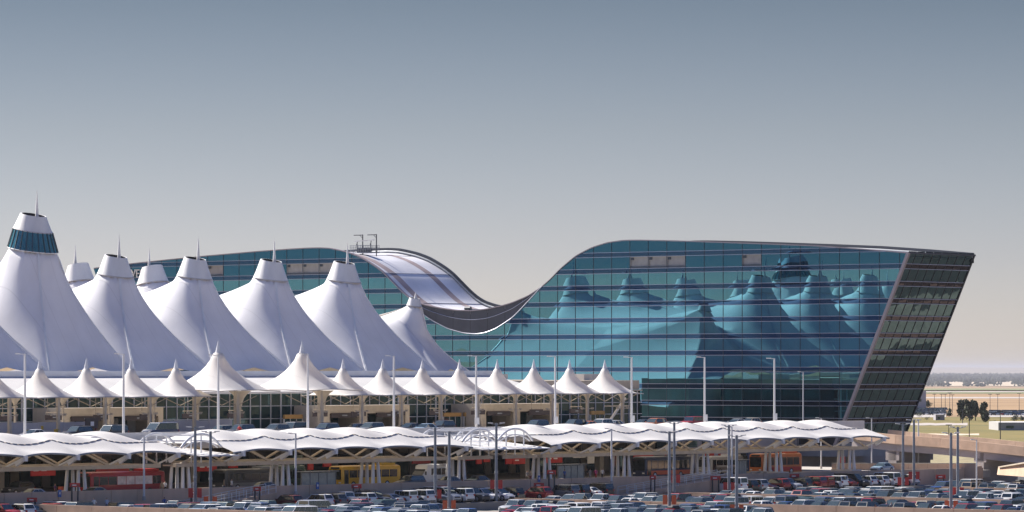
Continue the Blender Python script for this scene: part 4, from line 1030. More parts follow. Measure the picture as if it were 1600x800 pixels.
def place_car(kind, colour, loc, rz, label, group, name='parked_car', box=False, pitch=0.0, bare=False):
    src = PROTO[kind]
    r_ = src.copy(); COL.objects.link(r_); r_.name = name
    for ch in src.children:
        if bare and ch.name.split('.')[0] in ('wheel', 'headlight', 'taillight'): continue
        c = ch.copy(); COL.objects.link(c); c.parent = r_
        if ch.name.split('.')[0] == 'body': c.material_slots[0].link = 'OBJECT'; c.material_slots[0].material = MATS['paint ' + colour]
    if box: part('roof_box', roofbox, r_, (-.6, 0, CARS[kind][2] + .03))
    r_.location = loc; r_.rotation_euler = (0, pitch, rz); return tag(r_, label, 'car' if kind not in ('pickup', 'van', 'minivan', 'jeep') else {'pickup': 'pickup', 'van': 'van', 'minivan': 'minivan', 'jeep': 'jeep'}[kind], group)
COLS = ['white'] * 30 + ['silver'] * 20 + ['grey'] * 10 + ['black'] * 16 + ['charcoal'] * 8 + ['red'] * 5 + ['maroon'] * 3 + ['blue'] * 4 + ['navy'] * 5 + ['pale blue'] * 3 + ['tan'] * 3 + ['green'] * 2
KINDS = ['saloon'] * 22 + ['hatchback'] * 12 + ['SUV'] * 38 + ['large SUV'] * 8 + ['minivan'] * 6 + ['pickup'] * 11 + ['van'] * 2 + ['jeep'] * 3

# ================================================================== RETAINING WALL AND PARKING DECK
ret = thing('retaining_wall', (460, W_RET, 0), 'tan panelled retaining wall between the island canopy and the parking deck', 'wall')
def ret_top(u): return lerp(3.85, 3.15, (u - 356) / 190)
i = 0; a = 340.0
while a < 577:
    L = 4.6; z0 = deck_z(a) - 1.2; dp = .03 * (i % 2); d2 = random.Random(i).uniform(-.02, .02)
    MB().add([(a + .03, W_RET - dp, z0), (a + L - .03, W_RET - dp, z0), (a + L - .03, W_RET + .4, z0), (a + .03, W_RET + .4, z0), (a + .03, W_RET - dp, ret_top(a)), (a + L - .03, W_RET - dp, ret_top(a + L)), (a + L - .03, W_RET + .4, ret_top(a + L)), (a + .03, W_RET + .4, ret_top(a))],
             [(0,3,2,1),(4,5,6,7),(0,1,5,4),(1,2,6,5),(2,3,7,6),(3,0,4,7)]).build('wall_panel', 'tan_panel', ret); a += L; i += 1
MB().box(577, 578.4, W_RET - .3, W_RET + 18, -4, 3.3).build('end_return', 'tan_wall', ret)
WALLS = [(364, 'bottom left corner tan parapet wall with people standing behind it', 376, 150), (452, 'lowest long tan parapet wall running across the parking deck', 388, 200), (491, 'second tan parapet wall up, behind the first car bay', 376, 215), (549, 'third tan parapet wall up at the right of the deck', 366, 240), (586, 'farthest tan parapet wall at the right edge of the deck', 375, 260)]
for (u, lab, wa, wb) in WALLS:
    wa = min(wa, W_RET - .6)
    z = deck_z(u); t = thing('parapet_wall', (u, (wa + wb) / 2, z), lab, 'wall', 'tan parapet walls of the parking deck')
    w = wa; q = 0
    while w > wb:
        MB().box(u, u + .3 + .02 * (q % 2), w - 5.96, w - .02, z - 1.2, z + .45 + 1.15).build('wall_panel', 'tan_wall', t); w -= 6; q += 1
rc = random.Random(42)
rows_u = []
for a, c in ((365, 452), (453, 491), (492, 549), (550, 586), (587, 600)):
    L = c - a; n = max(1, round(L / 18.5)); m = L / n
    for q in range(n):
        rows_u.append((a + m * q + 3.4, 1))
        rows_u.append((a + m * (q + 1) - 3.2, -1 if q < n - 1 else -2))
cands = []
for ri, (u, side) in enumerate(rows_u):
    w = (W_RET - .6 if u < 396 or u > 558 else 371.0) - rc.uniform(0, 1.0)
    while w > 215:
        w -= 2.78
        if rc.random() < .07: continue
        if 440 < u < 452 or 480 < u < 491 or 538 < u < 549: continue
        du = rc.uniform(-.35, .35); px, py, t_ = to_px((u + du, w, deck_z(u) + 1.3))
        if px < -25 or px > 1625 or py > 803: continue
        if u < 452 and px > 1195: continue
        if 683 < px < 800 and 773 < py < 800 and u < 452: continue
        if w > 367 and 120 < px < 190: continue
        if 240 < px < 440 and w > 372.5: continue
        if 945 < px < 1130 and w > 372.5: continue
        cands.append((ri, u + du, w + rc.uniform(-.12, .12), px, py, side))
# nearest 290 that show
cands.sort(key=lambda c: c[1])
if len(cands) > 290:
    # thin out the rows that lie hidden between others rather than the far edge
    cands = sorted(cands, key=lambda c: rc.random())[:290]
info = []
for (ri, u, w, px, py, side) in cands:
    kind = rc.choice(KINDS); colour = rc.choice(COLS)
    if kind == 'van': colour = rc.choice(['white', 'white', 'silver'])
    if ri >= len(rows_u) - 7 and w > 368 and rc.random() < .5: kind, colour = 'van', 'white'
    nose = rc.random() < .70     # most show the windscreen to the camera
    info.append([ri, kind, colour, u, w, px, math.pi if nose else 0.0])
info.sort(key=lambda a: (a[0], a[5])); cnt = {}
order_rows = sorted(set(a[0] for a in info)); rnum = {r_: i for i, r_ in enumerate(order_rows)}
for ri, kind, colour, u, w, px, rz in info:
    k = (ri, kind, colour); cnt[k] = cnt.get(k, 0) + 1; bx = kind in ('SUV', 'large SUV', 'hatchback') and rc.random() < .10
    lab = f"{ORD[cnt[k]-1]} {colour} {kind} from the left in the {ORD[rnum[ri]]} parked row from bottom"
    place_car(kind, colour, (u, w, deck_z(u)), rz + rc.gauss(0, .02), lab, 'cars parked on the deck', box=bx, pitch=0.014 if rz == 0 else -0.014)
# cars nosed in on the terrace along the retaining wall
i = 0
uu_ = 401.0
while uu_ < 553:
    px = to_px((uu_, 374.3, 1.5))[0]
    if rc.random() < .88 and not (945 < px < 1135) and not (240 < px < 440):
        k = rc.choice(['SUV', 'SUV', 'large SUV', 'van', 'minivan', 'pickup', 'saloon', 'jeep', 'large SUV']); c = rc.choice(['white'] * 5 + ['silver', 'grey', 'black', 'black', 'red', 'charcoal', 'maroon'])
        lk = ('t', k, c); cnt[lk] = cnt.get(lk, 0) + 1
        place_car(k, c, (uu_, 374.0 + rc.uniform(-.3, .3), .854), (R(90) if rc.random() < .6 else R(-90)) + rc.gauss(0, .03), f'{ORD[cnt[lk]-1]} {c} {k} from left on terrace below retaining wall', 'cars on the terrace')
    uu_ += rc.uniform(2.7, 2.95)
# cars on the upper road
UPC = [(52, 'saloon', 'silver', 405), (120, 'SUV', 'black', 409), (172, 'large SUV', 'black', 404), (250, 'van', 'navy', 404), (345, 'hatchback', 'grey', 412), (375, 'SUV', 'charcoal', 404), (430, 'SUV', 'grey', 404), (457, 'large SUV', 'navy', 407), (508, 'SUV', 'navy', 404), (556, 'saloon', 'charcoal', 412), (578, 'SUV', 'grey', 404),
       (640, 'saloon', 'black', 410), (664, 'saloon', 'pale blue', 404), (690, 'SUV', 'black', 411), (837, 'SUV', 'navy', 404), (896, 'SUV', 'black', 405), (917, 'saloon', 'orange', 404), (938, 'SUV', 'white', 405), (958, 'saloon', 'silver', 407), (1003, 'saloon', 'charcoal', 409), (1022, 'SUV', 'orange', 404), (1150, 'saloon', 'silver', 404), (1172, 'hatchback', 'tan', 407), (1080, 'jeep', 'red', 408)]
for i, (px, k, c, w) in enumerate(sorted(UPC)):
    u = u_at(px, w); place_car(k, c, (u, w, UPPER), math.pi + rc.gauss(0, .03), f'{c} {k} on the upper road, {ORD[i]} vehicle there from the left', 'cars on the upper road')
LOC = [(50, 'saloon', 'silver', 381.2), (146, 'saloon', 'grey', 381.0), (28, 'SUV', 'charcoal', 399), (410, 'saloon', 'grey', 381.0), (640, 'SUV', 'charcoal', 381.0), (700, 'saloon', 'grey', 381.2), (745, 'saloon', 'charcoal', 381.0), (1378, 'saloon', 'pale blue', 383.0), (1140, 'SUV', 'black', 400)]
for i, (px, k, c, w) in enumerate(sorted(LOC)):
    u = u_at(px, w); place_car(k, c, (u, w, LOWER + .05), math.pi + rc.gauss(0, .03), f'{c} {k} on the lower road by the island canopy, {ORD[i]} there from left', 'cars on the lower road')
for i, (px, k, c) in enumerate(((6, 'SUV', 'red'), (28, 'SUV', 'white'), (50, 'hatchback', 'black'), (72, 'SUV', 'red'), (96, 'large SUV', 'white'), (112, 'hatchback', 'silver'))):
    u = u_at(px, 373.2); place_car(k, c, (u, 373.2, deck_z(u)), R(90) + rc.gauss(0, .04) if i % 2 else R(-90), f'{c} {k} nosed up to the wall at the far left, {ORD[i]} from the edge', 'cars parked on the deck')
for o in [PROTO[k] for k in PROTO]:
    for ch in list(o.children): bpy.data.objects.remove(ch)
    bpy.data.objects.remove(o)

# ------------------------------------------------------------------ buses
mat('bus_glass', (0.015, 0.02, 0.022), 0.06, spec=0.8); mat('bus_print', (0.55, 0.50, 0.50), 0.5, noise=.3, scale=1.5)
def bus(px, w, L, H, body, band, label, name='bus', roofc='white_metal', ad=False, blunt=True):
    u = u_at(px, w); W = 2.55; r_ = thing(name, (u, w, LOWER + .02), label, 'bus')
    def Q(b): return b
    b = MB(); x0, x1 = -L / 2, L / 2; hw = W / 2; sec = []
    for (x, k, zt) in ((x0, .90, H - .25), (x0 + .12, .97, H - .1), (x0 + .5, 1, H - .02), (x1 - .5, 1, H - .02), (x1 - .1, .97, H - .1), (x1, .92, H - .25)):
        h_ = hw * k; half = [(0, zt), (h_ * .8, zt - .02), (h_ * .95, zt - .12), (h_, zt - .35), (h_, .45), (h_ * .97, .32)]
        sec.append([(x, y, z) for y, z in half] + [(x, -y, z) for y, z in half[:0:-1]])
    b.grid(sec, 0, True); b.poly(sec[0]); b.poly(sec[-1][::-1])
    part('body', b.mesh('bus_body', body, 30), r_)
    g_ = MB().box(x0 - .015, x0 + .02, -hw * .84, hw * .84, 1.2, H - .55); part('windscreen', g_.mesh('windscreen', 'bus_glass'), r_)
    n = int((L - 2.2) / 1.5)
    for i in range(n):
        a = x0 + 1.5 + i * (L - 2.2) / n
        for s in (-1, 1):
            wn_ = MB().box(a, a + (L - 2.2) / n - .12, s * hw - .015, s * hw + .015, 1.45, H - .65); part('window', wn_.mesh('window', 'bus_print' if (ad and i > 1 and i < n - 1) else 'bus_glass'), r_)
    for s in (-1, 1):
        part('door', MB().box(x0 + .45, x0 + 1.35, s * hw - .012, s * hw + .018, .5, H - .6).mesh('door', 'bus_glass'), r_)
        part('side_band', MB().box(x0 + .4, x1 - .3, s * hw - .01, s * hw + .012, .55, 1.15).mesh('side_band', band), r_)
    part('roof_unit', MB().box(x1 - 3.6, x1 - .8, -.9, .9, H - .05, H + .22).mesh('roof_unit', roofc), r_)
    part('sign', MB().box(x0 - .03, x0 - .016, -.8, .8, H - .48, H - .2).mesh('destination_sign', 'trim_black'), r_)
    wm = wheel_mesh(.48, .3)
    for x in (x0 + 2.3, x1 - 2.9):
        for s in (-1, 1): part('wheel', wm, r_, (x, s * (hw - .12), .48))
    for s in (-1, 1): part('headlight', MB().box(-.03, .03, -.2, .2, -.1, .1).mesh('headlight', 'headlamp'), r_, (x0 + .0, s * .85, .8))
    return r_
WB = 388.4
bus(190, WB, 13.5, 3.15, 'paint red', 'red_deep', 'long red bus with pale printed sides under the left canopy', ad=True, roofc='red_sign')
bus(386, WB + 2, 11, 3.0, 'paint charcoal', 'paint grey', 'dark grey bus half hidden behind the white posts', roofc='grey_metal')
bus(436, WB + 3, 8, 3.3, 'paint green', 'paint green', 'dark green bus end beside the clear shelter', roofc='dark_metal')
bus(570, WB, 12.2, 3.1, 'paint yellow', 'paint yellow', 'bright yellow bus standing under the middle canopy', roofc='yellow_post')
bus(1035, WB, 11.5, 3.3, 'paint navy', 'orange_sign', 'dark blue bus with an orange skirt', roofc='dark_metal')
bus(1192, WB + 5, 11, 3.4, 'paint blue', 'sign_print', 'bright blue bus front between the white posts', roofc='blue_sign')
bus(1212, WB - .5, 10.5, 3.3, 'paint orange', 'red_sign', 'orange bus with a dark nose at the right end of the canopy', roofc='orange_sign')
bus(1128, WB + 6, 9, 2.9, 'paint silver', 'paint grey', 'small pale bus back in the shade behind a lamp post')
# white cutaway shuttle: bonnet, cab and raised passenger box
u = u_at(672, WB); sh = thing('shuttle_van', (u, WB, LOWER + .02), 'white shuttle bus with bonnet and dark side windows', 'shuttle bus')
b = MB(); sec = []
for (x, zt, k) in ((-3.7, 1.0, .78), (-3.55, 1.25, .86), (-2.75, 1.45, .9), (-2.0, 2.3, .92), (-1.85, 2.85, 1.0), (-1.4, 3.0, 1.02), (3.3, 3.0, 1.02), (3.7, 2.9, 1.0)):
    h_ = 1.15 * k; half = [(0, zt), (h_ * .8, zt - .03), (h_ * .96, zt - .15), (h_, zt - .4), (h_, .6), (h_ * .95, .4)]
    sec.append([(x, y, z) for y, z in half] + [(x, -y, z) for y, z in half[:0:-1]])
b.grid(sec, 0, True); b.poly(sec[0]); b.poly(sec[-1][::-1]); part('body', b.mesh('body', 'paint white', 30), sh)
part('windscreen', MB().add([(-2.78, -.95, 1.47), (-2.78, .95, 1.47), (-2.05, .92, 2.28), (-2.05, -.92, 2.28)], [(0, 3, 2, 1)]).mesh('windscreen', 'bus_glass'), sh, (-.02, 0, .02))
for i in range(4):
    for s in (-1, 1): part('window', MB().box(-1.1 + i * 1.1, -.12 + i * 1.1, s * 1.175 - .01, s * 1.175 + .015, 1.5, 2.4).mesh('window', 'bus_glass'), sh)
for s in (-1, 1):
    part('cab_window', MB().box(-2.3, -1.75, s * 1.06 - .01, s * 1.06 + .03, 1.5, 2.0).mesh('cab_window', 'bus_glass'), sh)
    for x in (-2.7, 2.2): part('wheel', wheel_mesh(.4, .26), sh, (x, s * 1.05, .4))
    part('headlight', MB().box(-.04, .04, -.15, .15, -.1, .1).mesh('headlight', 'headlamp'), sh, (-3.66, s * .7, .85))
# glass shelters
for i, (pa, pb, y0, y1, lab) in enumerate(((471, 524, 738, 755, 'clear glass waiting shelter in front of the yellow bus'), (872, 912, 728, 745, 'frosted glass waiting shelter with a white swirl on its panes'), (1152, 1166, 723, 737, 'narrow clear shelter by the pale bus'))):
    A, B_ = at_w(pa, y1, 387.0), at_w(pb, y1, 387.0); t = thing('glass_shelter', ((A.x + B_.x) / 2, 387, LOWER + .15), lab, 'shelter', 'glass shelters')
    n = 4; zt = LOWER + 2.3
    mat('shelter_glass', (0.30, 0.36, 0.37), 0.15, noise=.12, scale=2.0)
    for q in range(n):
        MB().box(lerp(A.x, B_.x, q / n) + .05, lerp(A.x, B_.x, (q + 1) / n) - .05, 386.97, 387.03, LOWER + .3, zt).build('glass_panel', 'shelter_glass', t)
    for q in range(n + 1): MB().box(lerp(A.x, B_.x, q / n) - .05, lerp(A.x, B_.x, q / n) + .05, 386.9, 387.1, LOWER + .15, zt + .1).build('post', 'grey_metal', t)
    MB().box(A.x - .1, B_.x + .1, 386.4, 388.2, zt + .1, zt + .2).build('roof', 'grey_metal', t)
# concrete bench blocks under the canopy on the right
for i, px in enumerate((1352 - 175, 1190)):
    u = u_at(px, 383.0); t = thing('concrete_bench', (u, 383, LOWER + .15), ('left' if i == 0 else 'right') + ' beige concrete bench among the white posts', 'bench', 'concrete benches')
    MB().box(u - 1.2, u + 1.2, 382.6, 383.4, LOWER + .6, LOWER + .8).build('seat', 'beige', t)
    for d in (-.9, .9): MB().box(u + d - .15, u + d + .15, 382.7, 383.3, LOWER + .15, LOWER + .6).build('leg', 'beige', t)

# ------------------------------------------------------------------ pedestrian ramps with white rails in front of the retaining wall
for (pa, pb, lab) in ((285, 425, 'pedestrian ramp with white railings rising before the left retaining wall'), (975, 1130, 'pedestrian ramp with white railings rising before the right retaining wall')):
    ua, ub = u_at(pa, 376), u_at(pb, 376); za, zb = .85, 2.9; um = lerp(ua, ub, .62); t = thing('pedestrian_ramp', (ua, 373.5, za), lab, 'ramp', 'pedestrian ramps')
    MB().add([(ua, 375.2, za - .5), (ub, 375.2, za - .5), (ub, 377.2, za - .5), (ua, 377.2, za - .5), (ua, 375.2, za + .1), (ub, 375.2, zb), (ub, 377.2, zb), (ua, 377.2, za + .1)], [(0,3,2,1),(4,5,6,7),(0,1,5,4),(1,2,6,5),(2,3,7,6),(3,0,4,7)]).build('slope', 'tan_wall', t)
    for w in (375.3, 377.1):
        n = 12
        for q in range(n + 1):
            u = lerp(ua, ub, q / n); z = lerp(za + .1, zb, q / n); MB().bar((u, w, z), (u, w, z + 1.1), .07, .07).build('rail_post', 'pole_white', t)
        for dz in (1.1, .6): MB().bar((ua, w, za + .1 + dz), (ub, w, zb + dz), .06, .06).build('handrail', 'pole_white', t)

# ================================================================== LIGHT POLES
def tall_pole(i, px, ytop, ybase, lab, flag=None):
    """grey twin-arm car park pole"""
    t0 = min(FPX * 18.9 / (ybase - 575), 371.5 / (CA - SA * kk(px)))
    p = at_t(px, ybase, t0); p.z = deck_z(p.x); zt = EYE + (575 - ytop) * t0 / FPX
    t = thing('parking_light', p, lab, 'light pole', 'grey twin-arm parking lights')
    MB().cyl(p, (p.x, p.y, p.z + 1.0), .42, .42, 12).build('footing', 'concrete', t, smooth=40)
    MB().cyl((p.x, p.y, p.z + 1.0), (p.x, p.y, zt), .215, .17, 10).build('shaft', 'pole_grey', t, smooth=40)
    d = Vector((CA, -SA, 0)).normalized()
    for s in (-1, 1):
        MB().bar((p.x, p.y, zt - .25), (p.x + d.x * s * .7, p.y + d.y * s * .7, zt - .1), .08, .08).build('arm', 'pole_grey', t)
        MB().bar((p.x + d.x * s * .45, p.y + d.y * s * .45, zt - .03), (p.x + d.x * s * 1.15, p.y + d.y * s * 1.15, zt + .02), .35, .13).build('lamp_head', 'lamp_white', t)
    MB().cyl((p.x, p.y, lerp(p.z, zt, .42)), (p.x, p.y, lerp(p.z, zt, .42) + .3), .24, .24, 8).bar((p.x - .35, p.y - .2, lerp(p.z, zt, .42) + .1), (p.x + .35, p.y + .2, lerp(p.z, zt, .42) + .1), .12, .12).build('camera_bracket', 'grey_metal', t)
    if flag:
        z = EYE + (575 - flag) * t0 / FPX
        for s in (-1, 1):
            a = Vector((p.x + d.x * s * .28 - .25, p.y + d.y * s * .28, z)); f_ = d * s * .62; q0 = Vector((p.x, p.y, z)) + d * s * .24 - Vector((SA, CA, 0)) * .3
            MB().bar(q0 + f_ * .5 + Vector((0, 0, -.6)), q0 + f_ * .5 + Vector((0, 0, .6)), .58, .05, up=(SA, CA, 0)).build('row_marker', 'orange_sign' if flag > 775 else 'red_sign', t)
POLES = [(305, 667, 789, 770), (329, 674, 798, 783), (680, 668, 792, 772), (702, 674, 806, 789), (775.5, 661, 772, 757), (1046, 674, 812, 781), (1053.5, 660, 766, 748), (1139, 664, 778, 760), (1151, 680, 815, 796), (1411, 662, 770, 752), (1428, 656, 756, 743), (1486, 676, 806, 789), (1496.5, 667, 784, 768)]
for i, (px, yt, yb, fl) in enumerate(POLES): tall_pole(i, px, yt, yb, ORD[i] + ' thick grey parking light pole from the left', fl)
def thin_pole(px, ytop, w, zb, lab, group, head=1.25, r_=.12, name='street_light', side=-1, box=False):
    p = at_w(px, ytop, w); t = thing(name, (p.x, p.y, zb), lab, 'light pole', group)
    MB().cyl((p.x, p.y, zb), (p.x, p.y, zb + .5), r_ * 1.9, r_ * 1.9, 10).build('footing', 'concrete', t, smooth=40)
    MB().cyl((p.x, p.y, zb + .5), (p.x, p.y, p.z), r_ * 1.15, r_ * .85, 8).build('shaft', 'pole_white', t, smooth=40)
    d = Vector((CA, -SA, 0)) * side
    MB().bar((p.x, p.y, p.z - .06), (p.x + d.x * head * .6, p.y + d.y * head * .6, p.z), .09, .09).build('arm', 'pole_white', t)
    MB().bar((p.x + d.x * head * .45, p.y + d.y * head * .45, p.z + .02), (p.x + d.x * head, p.y + d.y * head, p.z + .03), .34, .13).build('lamp_head', 'lamp_white', t)
    if box: MB().box(p.x - .3, p.x + .3, p.y - .35, p.y + .05, zb + 1.3, zb + 2.3).build('control_box', 'pole_white', t)
for i, (px, yt) in enumerate(((39, 553), (193, 553), (341, 555), (481, 553), (615.5, 556), (744, 556), (867.5, 557), (987, 558), (1101, 558), (1210, 560))):
    thin_pole(px, yt, 399.2, UPPER, ORD[i] + ' tall white street light from the left along the upper road', 'white street lights of the upper road', r_=.155, box=i > 4)
for i, (px, yt, w) in enumerate(((1255, 581, 420), (1283, 653, 404), (1362, 653, 395))): thin_pole(px, yt, w, UPPER if i == 0 else LOWER, ['slim white street light standing before the hotel glass', 'short white street light behind the canopy roof right of the hotel middle', 'short white street light by the canopy nose'][i], 'short white street lights', head=.9, r_=.10)
for i, (px, yt) in enumerate(((225, 680), (462, 677), (955.5, 670), (1143.5, 667))): thin_pole(px, yt, W_RET - .8, 2.4, ORD[i] + ' thin white light pole from the left before the retaining wall', 'thin white poles before the retaining wall', head=1.0, r_=.13)
thin_pole(1435, 655, 396, LOWER, 'thin white light pole on the right beside the overpass', 'thin white poles beside the overpass', head=1.0, r_=.13)
thin_pole(1526, 687, 352, -1.0, 'short white light pole with a square lamp before the overpass pier', 'thin white poles beside the overpass', head=.9, r_=.11)

# ================================================================== CAR PARK SIGNS
PS = [(117, 758, 795, 16), (50, 781, 800, 16), (402, 764, 785, 12), (557, 760, 778, 16), (691, 762, 780, 14), (862, 738, 760, 14), (842, 758, 775, 16), (1118, 747, 762, 16), (1241, 744, 760, 15), (1345, 746, 757, 15), (1470, 745, 757, 15), (302, 770, 790, 11), (1020, 746, 765, 10)]
for i, (px, yc, yb, wd) in enumerate(PS):
    t0 = min(FPX * 18.6 / (yb - 575), 374.5 / (CA - SA * kk(px))); p = at_t(px, yb, t0); p.z = deck_z(p.x); zc = EYE + (575 - yc) * t0 / FPX; m = t0 / FPX
    d = Vector((CA, -SA, 0)); t = thing('row_sign', p, f'red two-post car park sign, {ORD[sorted(q[0] for q in PS).index(px)]} from the left', 'sign', 'red car park signs')
    hw = wd * m / 2; q = Vector((p.x, p.y, zc))
    pn = MB().bar(q - d * hw, q + d * hw, .1, 6.5 * m).build('panel', 'red_sign', t)
    o_ = Vector((SA, CA, 0)) * -.07
    MB().bar(q - d * hw * .5 + o_, q + d * hw * .3 + o_, .02, 1.6 * m).build('print', 'sign_print', pn)
    for s in (-.6, .6): MB().bar(Vector((p.x, p.y, p.z)) + d * hw * s, q + d * hw * s, .16, .16).build('post', 'dark_metal', t)
for i, (px, py) in enumerate(((93, 771), (496, 759), (842, 748))):
    p = at_w(px, py, W_RET - .1); t = thing('wall_sign', p, ['left', 'middle', 'right'][i] + ' small blue sign fixed to the retaining wall', 'sign', 'small blue wall signs')
    a = MB().box(p.x - .28, p.x + .28, p.y - .05, p.y - .01, p.z - .45, p.z + .45).build('plate', 'blue_sign', t); MB().box(p.x - .12, p.x + .12, p.y - .065, p.y - .052, p.z - .1, p.z + .2).build('print', 'sign_print', a)

# ================================================================== PEOPLE
def person_mesh(pose):
    """one continuous skinned body; returns a mesh with slots skin, shirt, trousers, shoes, hair"""
    sw = {'stand': 0.0, 'walk': .22, 'sit': 0.0}[pose]
    J = [((0, 0, .95), .13), ((0, 0, 1.12), .125), ((0, 0, 1.32), .145), ((0, 0, 1.43), .09), ((0, 0, 1.52), .055), ((0.01, 0, 1.62), .088), ((0.01, 0, 1.73), .075)]
    E = [(0, 1), (1, 2), (2, 3), (3, 4), (4, 5), (5, 6)]
    for s in (-1, 1):
        n = len(J); J += [((0, s * .10, .88), .095), ((s * sw + .02, s * .11, .48), .06), ((s * sw * 1.5 - .03, s * .11, .10), .042), ((s * sw * 1.5 + .12, s * .12, .045), .038)]
        E += [(0, n), (n, n + 1), (n + 1, n + 2), (n + 2, n + 3)]
        n = len(J); J += [((0, s * .19, 1.40), .062), ((-s * sw * .7, s * .25, 1.13), .045), ((-s * sw * .9 + .10, s * .25, .90), .034), ((-s * sw * .9 + .14, s * .245, .80), .036)]
        E += [(3, n), (n, n + 1), (n + 1, n + 2), (n + 2, n + 3)]
    me = bpy.data.meshes.new('person_cage'); me.from_pydata([j[0] for j in J], E, [])
    ob = bpy.data.objects.new('person_cage', me); COL.objects.link(ob)
    md = ob.modifiers.new('skin', 'SKIN'); sb = ob.modifiers.new('sub', 'SUBSURF'); sb.levels = 1; sb.render_levels = 1
    for i, j in enumerate(J): me.skin_vertices[0].data[i].radius = (j[1], j[1])
    me.skin_vertices[0].data[0].use_root = True
    bpy.context.view_layer.update(); dg = bpy.context.evaluated_depsgraph_get()
    out = bpy.data.meshes.new_from_object(ob.evaluated_get(dg)); bpy.data.objects.remove(ob)
    out.materials.clear()
    for m in ('skin_tone', 'shirt', 'trousers', 'trim_black', 'hair'): out.materials.append(MATS[m])
    for p in out.polygons:
        c = p.center; r_ = abs(c.y)
        if c.z > 1.66 or (c.z > 1.56 and c.x < -.02): k = 4
        elif c.z > 1.46: k = 0
        elif r_ > .2 and c.z < 1.12 and c.z > .72: k = 0
        elif c.z > .93: k = 1
        elif c.z > .09: k = 2
        else: k = 3
        p.material_index = k; p.use_smooth = True
    return out
mat('skin_tone', (0.40, 0.23, 0.16), .6); mat('shirt', (.6, .6, .6), .8); mat('trousers', (.03, .035, .05), .8); mat('hair', (.025, .017, .012), .7)
for nm, c in (('maroon', (.2, .02, .04)), ('white', (.72, .72, .70)), ('blue', (.06, .12, .36)), ('pale blue', (.35, .45, .6)), ('pink', (.62, .10, .24)), ('red', (.45, .03, .03)), ('grey', (.25, .25, .26)), ('black', (.015, .015, .017)), ('tan', (.42, .33, .22)), ('purple', (.10, .04, .16)), ('khaki', (.30, .24, .15)), ('denim', (.06, .09, .16)), ('orange', (.55, .14, .04))):
    mat('cloth ' + nm, c, .85)
PM = {p: person_mesh(p) for p in ('stand', 'walk')}
def person(px, w, z, shirt, trousers, lab, pose='stand', face=None, t=None):
    if t is None: p = at_w(px, 600, w)
    else: p = at_t(px, 600, t)
    fa = face if face is not None else random.Random(int(px)).uniform(0, 6.28)
    r_ = thing('person', (p.x, p.y, z if z is not None else deck_z(p.x)), lab, 'person', None, fa)
    part('body', PM[pose], r_, mats=[None, 'cloth ' + shirt, 'cloth ' + trousers, None, None]); return r_
person(147, 373.5, 1.35, 'white', 'khaki', 'person in a white shirt walking by the left retaining wall', 'walk', 3.4)
person(167, 373.8, 1.30, 'pale blue', 'denim', 'person in a light blue shirt standing by the left retaining wall', 'stand', 3.4)
person(257, 374.5, 1.1, 'blue', 'black', 'person in dark blue by the foot of the left ramp', 'walk', 0.3)
person(86, 390, LOWER + .02, 'purple', 'black', 'person in purple in the shade under the left canopy')
person(253, 384.3, LOWER + .15, 'tan', 'khaki', 'person in tan just right of the red bus', 'stand')
person(258, 384.9, LOWER + .15, 'white', 'black', 'person in white beside the person in tan, right of the red bus', 'walk')
person(302, 384.3, LOWER + .15, 'white', 'white', 'person all in white left of the grey pole under the arch', 'walk', 3.3)
person(350, 384.3, LOWER + .15, 'khaki', 'denim', 'person in khaki seen left of the dark grey bus')
person(362, 384.8, LOWER + .15, 'white', 'denim', 'person in white top and jeans left of the dark grey bus', 'walk')
person(824, 384.2, LOWER + .15, 'grey', 'tan', 'person in grey left of the posts beside the frosted shelter')
person(829, 383.5, LOWER + .15, 'tan', 'maroon' if 'cloth maroon' in MATS else 'purple', 'person in tan top nearest the posts left of the frosted shelter')
person(882, 384.6, LOWER + .15, 'blue', 'denim', 'person in blue in front of the frosted shelter')
person(917, 385, LOWER + .15, 'black', 'black', 'person in black at the right end of the frosted shelter')
person(922, 384.2, LOWER + .15, 'grey', 'grey', 'person in grey right of the frosted shelter')
person(931, 383.8, LOWER + .15, 'pink', 'red', 'person in bright pink standing under the long canopy', 'walk', 3.6)
person(941, 384.2, LOWER + .15, 'white', 'black', 'person in white top and black trousers right of the one in pink', 'walk', 3.3)
person(1386, None, None, 'red', 'black', 'person in a red jacket among the parked cars on the right', 'stand', 3.6, 552)
person(1393, None, None, 'grey', 'purple', 'person in grey beside the red jacket among the parked cars', 'walk', 3.6, 549)
person(374, 402.2, UPPER, 'red', 'black', 'person in red walking on the upper road before the hoarding', 'walk', 3.2)
person(678, 405, UPPER, 'tan', 'black', 'person in tan at the kerb of the upper road', 'stand')
# orange barrel under the left canopy
p = at_w(95, 755, 389); t = thing('orange_barrel', (p.x, 389, LOWER + .02), 'orange traffic barrel in the shade left of the red bus', 'barrel')
MB().cyl((p.x, 389, LOWER + .02), (p.x, 389, LOWER + .15), .55).build('base', 'trim_black', t); MB().cyl((p.x, 389, LOWER + .15), (p.x, 389, LOWER + 1.35), .42, .34, 12).build('drum', 'orange_sign', t, smooth=40); MB().cyl((p.x, 389, LOWER + .7), (p.x, 389, LOWER + .9), .405, .39, 12).build('reflective_band', 'sign_print', t)

